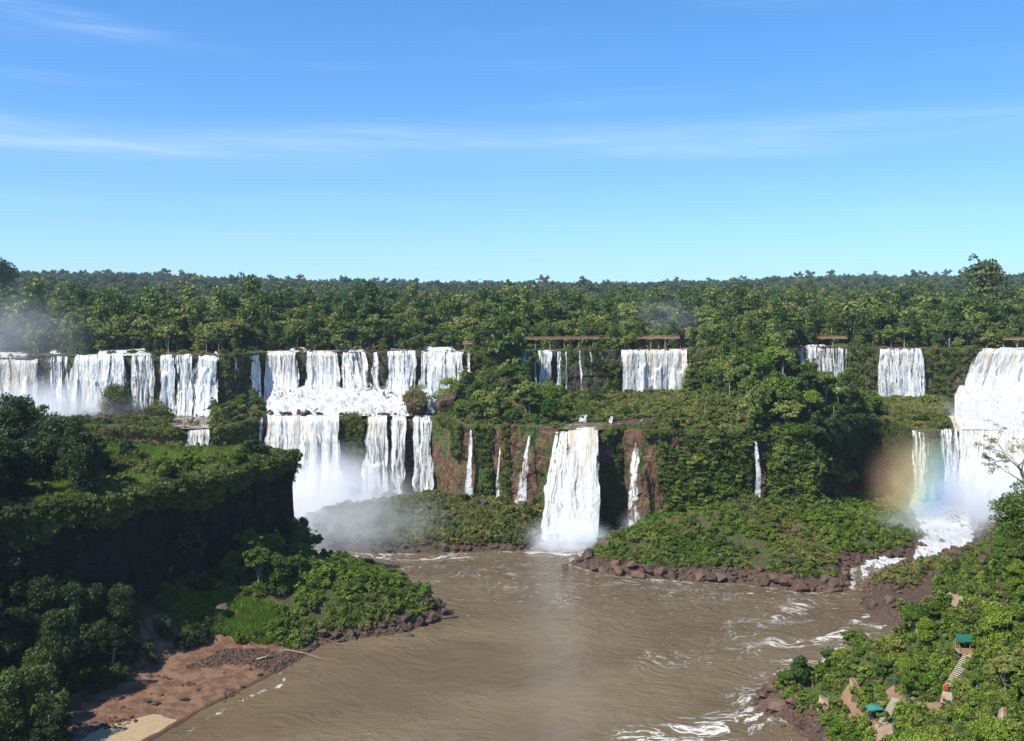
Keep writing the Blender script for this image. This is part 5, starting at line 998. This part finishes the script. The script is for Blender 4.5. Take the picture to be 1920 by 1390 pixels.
#SPLIT5
# ------------------------------------------------------------------ footbridges over the upper river
def bridge(p0, p1, back, zd, label, gap=27, w=2.2, d0=None):
    ps = np.arange(p0, p1 + .1, gap); pts = []
    ys_ = np.interp(ps, [p0, (p0 + p1) / 2, p1], [near_edge_y(p0) + back, near_edge_y((p0 + p1) / 2) + back, near_edge_y(p1) + back])
    for p, y in zip(ps, ys_): pts.append(Vector(((p - 960) / F * y, y, zd)))
    o = empty('footbridge', (pts[0].x, pts[0].y, 60)); tag(o, label, 'bridge'); off = Vector(o.location)
    dk = MB(); ra = [MB(), MB()]; ed = MB()
    for a, b in zip(pts[:-1], pts[1:]):
        a, b = a - off, b - off; dk.bar(a, b, w, 0.22); ed.bar(a + Vector((0, -w / 2 - .06, -.22)), b + Vector((0, -w / 2 - .06, -.22)), 0.12, 0.55); ed.bar(a + Vector((0, w / 2 + .06, -.22)), b + Vector((0, w / 2 + .06, -.22)), 0.12, 0.55)
        for k, s in enumerate((-1, 1)):
            q = Vector((0, s * (w / 2 - .06), 0))
            for h in (0.35, 0.65, 1.05): ra[k].bar(a + q + Vector((0, 0, h)), b + q + Vector((0, 0, h)), 0.06, 0.09)
            L = (b - a).length; n = max(1, int(L / 2))
            for i in range(n): c = a.lerp(b, i / n) + q; ra[k].bar(c + Vector((0, 0, .1)), c + Vector((0, 0, 1.1)), 0.08, 0.08)
    dk.build('deck', M['rust_deck'], o); ed.build('girder', M['rust_deck'], o)
    for k in (0, 1): ra[k].build('railing', M['wood'], o)
    for p in pts[1:-1]:
        m_ = MB(); c = p - off; m_.box((c.x, c.y, (zd - 60.2) / 2 - .75), (.5, .8, zd - 60.2 + .5)); m_.box((c.x, c.y, zd - 60 - .68), (1.5, 2.4, .4)); m_.box((c.x, c.y, -.1), (1.6, 1.8, .9)); m_.build('pier', M['concrete'], o)
bridge(950, 1296, 7, 66.3, 'long rust-brown footbridge on concrete piers above the upper river')
bridge(1534, 1600, 8, 65.0, 'short stretch of orange-brown footbridge above the fall behind the tall palm')
bridge(1880, 2060, 9, 65.2, 'pale footbridge end over the huge right-hand curtain')
o = empty('lookout_platform', at(888, 645, near_edge_y(888) + 5)); tag(o, 'wooden lookout platform with visitors at the left end of the footbridge', 'platform')
mb = MB(); mb.box((0, 0, 0), (11.0, 4.0, .35)); mb.build('deck', M['wood'], o)
for s in (-1, 1):
    mb = MB()
    for h in (.5, 1.0): mb.box((0, s * 1.95, .17 + h), (11.0, .09, .12))
    for i in range(7): mb.box((-5.4 + i * 1.8, s * 1.95, .7), (.12, .12, 1.1))
    mb.build('railing', M['wood'], o)
for i in (-4.6, 0, 4.6): mb = MB(); mb.box((i, 0, -2.6), (.4, 3.4, 4.9)); mb.build('post', M['wood'], o)
LOOK = Vector(o.location)

# ------------------------------------------------------------------ people
def body_mesh(pose, seed=0):
    J = {'pel': (0, 0, .95), 'ch': (0, .01, 1.28), 'nk': (0, .0, 1.48), 'hd': (0, -.02, 1.60), 'ht': (0, -.01, 1.73)}
    for s, k in ((-1, 'l'), (1, 'r')):
        J['hp' + k] = (.10 * s, 0, .90); J['kn' + k] = (.11 * s, -.03 - (.14 if pose == 'step' and s > 0 else 0), .50); J['an' + k] = (.11 * s, .03 + (.10 if pose == 'step' and s < 0 else 0), .09); J['to' + k] = (.12 * s, -.12, .04)
        J['sh' + k] = (.19 * s, 0, 1.42); J['el' + k] = (.26 * s, .03, 1.14); J['wr' + k] = (.27 * s, -.10 if pose != 'rail' else -.25, .92 if pose != 'rail' else 1.08); J['hn' + k] = (.27 * s, -.15 if pose != 'rail' else -.33, .84 if pose != 'rail' else 1.08)
    E = [('pel', 'ch'), ('ch', 'nk'), ('nk', 'hd'), ('hd', 'ht')]
    for k in 'lr': E += [('pel', 'hp' + k), ('hp' + k, 'kn' + k), ('kn' + k, 'an' + k), ('an' + k, 'to' + k), ('ch', 'sh' + k), ('sh' + k, 'el' + k), ('el' + k, 'wr' + k), ('wr' + k, 'hn' + k)]
    Rd = dict(pel=.14, ch=.15, nk=.055, hd=.095, ht=.07, hp=.10, kn=.06, an=.042, to=.035, sh=.07, el=.045, wr=.033, hn=.035)
    nm = list(J); me = bpy.data.meshes.new('body'); me.from_pydata([J[k] for k in nm], [(nm.index(a), nm.index(b)) for a, b in E], [])
    o = bpy.data.objects.new('tmp', me); COL.objects.link(o); md = o.modifiers.new('s', 'SKIN'); sv = me.skin_vertices[0].data
    for i, k in enumerate(nm): r = Rd.get(k, Rd.get(k[:2], .05)); sv[i].radius = (r, r * .85); sv[i].use_root = (k == 'pel')
    o.modifiers.new('u', 'SUBSURF').levels = 1; dg = bpy.context.evaluated_depsgraph_get(); m2 = bpy.data.meshes.new_from_object(o.evaluated_get(dg)); bpy.data.objects.remove(o)
    m2.name = 'body'; return m2
BM = {p: body_mesh(p) for p in ('stand', 'step', 'rail')}
def cloth(me, z0, z1, mat, g=.022, name='shirt', arms=True):
    """clothing: the body's own surface between two heights, let out a little"""
    V = np.array([v.co for v in me.vertices]); N_ = np.array([v.normal for v in me.vertices]); keep = [p for p in me.polygons if all(z0 <= V[i][2] <= z1 and (arms or abs(V[i][0]) < .24) for i in p.vertices)]
    ids = sorted({i for p in keep for i in p.vertices}); mp = {i: k for k, i in enumerate(ids)}; return mk_mesh(name, V[ids] + N_[ids] * g, [[mp[i] for i in p.vertices] for p in keep], mat, True)
def person(loc, rz, top, bottom, label, pose='stand', group=None, helmet=None):
    o = empty('person', loc, rz); tag(o, label, 'person', group); m = BM[pose].copy(); m.materials.clear(); m.materials.append(M['skin']); b = obj_me('body', m, o); m.polygons.foreach_set('use_smooth', [True] * len(m.polygons))
    obj_me('shirt', cloth(BM[pose], 1.0, 1.47, M[top], .025), o); obj_me('trousers', cloth(BM[pose], .12, 1.0, M[bottom], .02, 'trousers', False), o)
    obj_me('hair' if not helmet else 'cap', cloth(BM[pose], 1.62, 1.9, M[helmet or 'hair'], .018, 'hair'), o); return o
def on(px, py, dz=0.0): h = hit(px, py); return (h.x, h.y, h.z + dz)
person(on(1775, 1299, .25), .3, 'orange', 'orange', 'person in orange life vest at the foot of the long stairs, upper of three', 'step', None, 'orange')
person(on(1770, 1304, .25), 1.2, 'orange', 'orange', 'person in orange standing just below another on the stair landing', 'stand', None, 'orange')
person(on(1769, 1327, .3), 2.6, 'orange', 'dark_cloth', 'person in orange crouched at the lowest step by the path', 'step', None, 'orange')
person(on(1676, 1292, .25), 0.5, 'blue', 'blue', 'person dressed in blue at the end of the upper path', 'stand')
for i, (dx_, t, lb) in enumerate(((-3.6, 'white_cloth', 'visitor in white leaning on the rail at the left of the lookout'), (-1.4, 'dark_cloth', 'visitor in dark clothes at the lookout rail'), (.6, 'blue', 'visitor in a blue top in the middle of the lookout'), (2.9, 'white_cloth', 'visitor in white at the right of the lookout'))):
    person((LOOK.x + dx_, LOOK.y - 1.3, LOOK.z + .18), 0, t, 'dark_cloth', lb, 'rail')
person((at(556, 1028, 306)[0], 306, float(HN(at(556, 1028, 306)[0], 306)) + 2.2), .4, 'dark_cloth', 'dark_cloth', 'tiny dark figure standing on the rocks in front of the mist', 'stand')
boulder(at(556, 1028, 306)[0], 306, 2.6, 'dark boulder under the tiny figure at the foot of the promontory', z=float(HN(at(556, 1028, 306)[0], 306)) - .2, i=1, tilt=.05)

# ------------------------------------------------------------------ stairs, hut, canopy
def stairway(key, w, label, mat='pale_tread', step=0.42):
    a, b = SWL[key]; a = a + Vector((0, 0, .5)); b = b + Vector((0, 0, .45)); L = (b - a).length; n = int(L / step); d = (b - a); rz = math.atan2(d.y, d.x); o = empty('stairway', b); tag(o, label, 'stairs')
    sx = Vector((-math.sin(rz), math.cos(rz), 0)); mb0 = MB(); mb0.box((0, 0, 0), (step * .62, w, .09)); tread = mb0.mesh('step', M[mat])
    if n > 96: n = 96
    for i in range(n):
        s = obj_me('step', tread, o); s.location = (a - b) * ((i + .5) / n) * -1 + (a - b); s.rotation_euler = (0, 0, rz)
    for sg in (-1, 1): mb = MB(); mb.bar(a - b + sx * sg * w * .5 + Vector((0, 0, -.15)), sx * sg * w * .5 + Vector((0, 0, -.15)), .1, .22); mb.build('stringer', M['wood'], o)
    for sg in (1,):
        mb = MB(); q = sx * sg * (w * .5 + .08); mb.bar(a - b + q + Vector((0, 0, .95)), q + Vector((0, 0, .95)), .06, .06)
        for i in range(0, n + 1, 6): c = (a - b) * (1 - i / n) + q; mb.bar(c + Vector((0, 0, -.1)), c + Vector((0, 0, .95)), .06, .06)
        mb.build('handrail', M['rail'] if key == 'low' else M['wood'], o)
stairway('long', 2.3, 'long straight flight of pale steps below the green-roofed shelter'); stairway('short', 1.9, 'short flight of pale steps where the people in orange stand'); stairway('low', 2.0, 'pale stairs with a dark rail beside the teal canopy'); stairway('far', 2.0, 'rusty stairs climbing behind the jagged rocks on the right shore', 'rust_deck')
o = empty('shelter', HUT, -.12); o.scale = (.86, .86, .86); tag(o, 'small open shelter with a dark green pitched roof at the top of the long stairs', 'shelter')
for s in (-1, 1): mb = MB(); mb.box((0, s * 1.05, 3.1), (5.6, 2.35, .10), M=Matrix.Rotation(s * -.42, 3, 'X')); mb.build('roof', M['green_roof'], o)
for sx_ in (-2.2, 0, 2.2):
    for sy_ in (-1.4, 1.4): mb = MB(); mb.box((sx_, sy_, 1.2), (.18, .18, 3.0)); mb.build('post', M['wood'], o)
mb = MB(); mb.box((0, -1.3, .5), (4.2, .12, .9)); mb.build('parapet', M['rust_deck'], o)
mb = MB(); mb.box((0, 0, -.05), (5.0, 3.2, .3)); mb.build('floor', M['slab'], o)
person((HUT.x + .4, HUT.y - .5, HUT.z + .12), .2, 'orange', 'dark_cloth', 'person in orange inside the green-roofed shelter')
o = empty('canopy', CAN, .1); tag(o, 'little teal canvas canopy on posts over a dark counter by the landing', 'canopy')
V = []; 
for i in range(7):
    for j in range(7): u, v_ = i / 6 - .5, j / 6 - .5; V.append((u * 3.2, v_ * 2.4, 2.3 + .5 * (1 - (2 * u) ** 2) * (1 - (2 * v_) ** 2)))
c = obj('awning', V, grid_faces(7, 7), M['teal'], o, True); c.modifiers.new('t', 'SOLIDIFY').thickness = .05
for a in (-1.4, 1.4):
    for b in (-1, 1): mb = MB(); mb.box((a, b, 1.1), (.1, .1, 2.6)); mb.build('post', M['rail'], o)
mb = MB(); mb.box((0, .3, .5), (2.2, .7, 1.0)); mb.box((0, .3, 1.04), (2.4, .9, .07)); mb.build('counter', M['dark_cloth'], o)

# ------------------------------------------------------------------ the bare-branched tree leaning in from the right
def leaning_tree():
    r = np.random.default_rng(55); bx, by = 75.5, 135.0; bz = float(HN(bx, by)); o = empty('leaning_tree', (bx, by, bz - .3)); tag(o, 'near tree at the right edge with bare forked branches over a dense dark crown', 'tree'); mb = MB(); tips = []
    top = 66 - bz; mb.tube([(0, 0, 0), (-.8, 0, top * .35), (-2.8, 0, top * .7), (-5.6, 0, top)], [.5, .42, .34, .26], 8)
    def br(p, d, L, rad, lv):
        pts = [p]; dd = d.copy(); n = 5
        for i in range(n): dd = (dd + Vector(r.normal(0, .22, 3)) + Vector((0, 0, .05))).normalized(); pts.append(pts[-1] + dd * L / n)
        mb.tube(pts, [rad * (1 - .75 * i / n) for i in range(n + 1)], 5)
        if lv == 0: tips.extend(pts[2:]); return
        for k in range(4 if lv > 1 else 3):
            q = pts[2 + k % 4]; nd = (dd + Vector(r.normal(0, .65, 3))).normalized(); br(q, nd, L * .6, rad * .5, lv - 1)
    S = Vector((-5.6, 0, top))
    br(S, Vector((-1, .1, .55)).normalized(), 4.6, .16, 2); br(S, Vector((-.75, -.1, .95)).normalized(), 4.8, .15, 2); br(S, Vector((.3, .2, 1)).normalized(), 5.5, .17, 2); br(S - Vector((0, 0, 1.5)), Vector((-1, .2, .15)).normalized(), 4.0, .12, 2)
    mb.build('trunk', M['bark'], o)
    Lb = [(t.x, t.y, t.z, .38, .38, .28) for t in tips if r.random() < .42]; V, Fc = leaf_cloud(r, Lb, 2600, .10); obj('foliage', V, Fc, M['leaf_moss'], o)
    Lb = make_lobes(r, 4.6, top - 11.5, top - .2, 34, 'round'); Lb = [(a - 5.0, b, c_, d_, e_, f_) for a, b, c_, d_, e_, f_ in Lb]; V, Fc = leaf_cloud(r, Lb, 16000, .17); obj('crown', V, Fc, M['leaf'], o)
leaning_tree()

# driftwood on the rubble shore and a few pale dead trunks
def driftwood(p0, p1, rad, label):
    a = zp(*p0, 1.0); b = zp(*p1, .7); mb = MB(); A = Vector((a[0], a[1], max(float(HN(a[0], a[1])), 0) + .55)); B = Vector((b[0], b[1], max(float(HN(b[0], b[1])), 0) + .35)); m1 = A.lerp(B, .5) + Vector((0, 0, .35))
    mb.tube([A, m1, B], [rad, rad * .8, rad * .4], 6); c = A.lerp(B, .35); mb.tube([c, c + Vector((.6, .3, .7)), c + Vector((1.3, .2, .9))], [rad * .6, rad * .4, rad * .15], 5); tag(mb.build('driftwood', M['drift'], None, True), label, 'driftwood')
driftwood((470, 1208), (500, 1214), .13, 'bleached forked branch lying on the black rubble'); driftwood((533, 1218), (614, 1236), .10, 'long thin bleached pole reaching out over the water'); driftwood((432, 1206), (480, 1218), .11, 'pale branch half buried in the rubble behind the beach'); driftwood((482, 1238), (522, 1231), .22, 'thick pale driftwood log on the rubble heap')

# ------------------------------------------------------------------ spray, mist and air
import bmesh
def mist(name, c, rad, dens, label, col=(0.95, 0.97, 1.0), power=1.3, nsc=1.5, rainbow=False, rot=0.0, aniso=-0.1):
    bm = bmesh.new(); bmesh.ops.create_icosphere(bm, subdivisions=3, radius=1.0); me = bpy.data.meshes.new(name); bm.to_mesh(me); bm.free()
    m, q, out = newmat(name); t = q.n.new('ShaderNodeTexCoord'); P = t.outputs['Object']; r = q.vmath('LENGTH', P); f = q.mapr(r, 0.15, 0.98, 1.0, 0.0); f = q.math('POWER', f, power)
    geo = q.n.new('ShaderNodeNewGeometry'); n = q.noise(q.mapping(P, (nsc, nsc, nsc * .8)), 1.4, 3, .6, .4); f = q.math('MULTIPLY', f, q.mapr(n, .34, .66, .12, 1.6, False))
    v = q.n.new('ShaderNodeVolumePrincipled'); q.l.new(q.math('MULTIPLY', f, dens), v.inputs['Density']); v.inputs['Anisotropy'].default_value = aniso
    if rainbow:
        x_, y_, z_ = q.sep(P); k = q.math('ADD', q.math('MULTIPLY', x_, .5), q.math('MULTIPLY', z_, -.22)); k = q.math('ADD', k, .5)
        q.l.new(q.ramp(k, [(.15, (1.0, .66, .42)), (.36, (1.0, .80, .46)), (.46, (.90, .92, .55)), (.55, (.55, .88, .85)), (.66, (.42, .60, 1.0)), (.82, (.85, .85, 1.0))]), v.inputs['Color'])
    else: v.inputs['Color'].default_value = (*col, 1)
    q.l.new(v.outputs[0], out.inputs[1]); me.materials.append(m); o = obj_me(name, me); o.location = c; o.scale = rad; o.rotation_euler = (0, rot, 0); return tag(o, label, None, None, 'stuff')
mist('mist', at(610, 960, 405), (46, 34, 34), .10, 'thick grey-white mist at the foot of the big lower curtains')
mist('mist', at(560, 1015, 365), (36, 26, 20), .075, 'white spray low over the river beside the promontory corner')
mist('mist', at(1064, 1020, 347), (20, 14, 13), .2, 'white spray cloud at the foot of the mighty centre fall')
mist('mist', at(640, 990, 346), (48, 20, 24), .044, 'drifting spray veiling the left half of the bushy island', nsc=.9)
mist('mist', at(1862, 935, 388), (38, 20, 24), .15, 'blinding white spray at the foot of the right-hand cascade', power=1.1)
mist('mist', at(1840, 815, 440), (30, 36, 20), .05, 'white spray filling the space below the huge right-hand curtain')
mist('mist', at(60, 760, 455), (40, 14, 20), .04, 'spray hanging along the foot of the far-left curtain')
mist('mist', at(205, 775, 458), (26, 12, 14), .045, 'spray around the mushroom-shaped rock at the foot of the left falls')
mist('mist', at(1750, 990, 355), (30, 18, 12), .05, 'thin spray drifting over the rapids at the right')
mist('mist', at(90, 790, 450), (42, 20, 24), .07, 'mist rising behind the left trees at the foot of the far-left curtain')
mist('mist', at(-10, 640, 468), (60, 30, 34), .010, 'thin veil of mist drifting above the far-left curtain')
mist('mist', at(1240, 615, 560), (34, 60, 26), .0035, 'faint blue haze rising above the square cream-streaked curtain')
mist('mist', at(1190, 985, 368), (9, 8, 8), .05, 'puff of spray at the foot of the tall thin plume')
mist('mist', at(640, 35.3, 1), (1, 1, 1), 0, 'x') if False else mist('mist', at(610, 757, 482), (48, 22, 8), .085, 'fine spray on the shelf between the two tiers of the centre falls')
mist('rainbow', at(1726, 908, 380), (25, 16, 28), .065, 'soft rainbow glowing in the spray, orange at left turning to blue', rainbow=True, nsc=.8)
bm = bmesh.new(); bmesh.ops.create_cube(bm, size=1.0); me = bpy.data.meshes.new('haze'); bm.to_mesh(me); bm.free(); o = obj_me('haze', me); o.scale = (15200, 10400, 300); o.location = (0, 4100, 143)
m, q, out = newmat('haze'); v = q.n.new('ShaderNodeVolumePrincipled'); v.inputs['Color'].default_value = (.74, .86, 1.0, 1); v.inputs['Density'].default_value = .00005; v.inputs['Anisotropy'].default_value = .1; q.l.new(v.outputs[0], out.inputs[1]); me.materials.append(m); tag(o, 'pale air in front of the far forest', None, None, 'stuff')
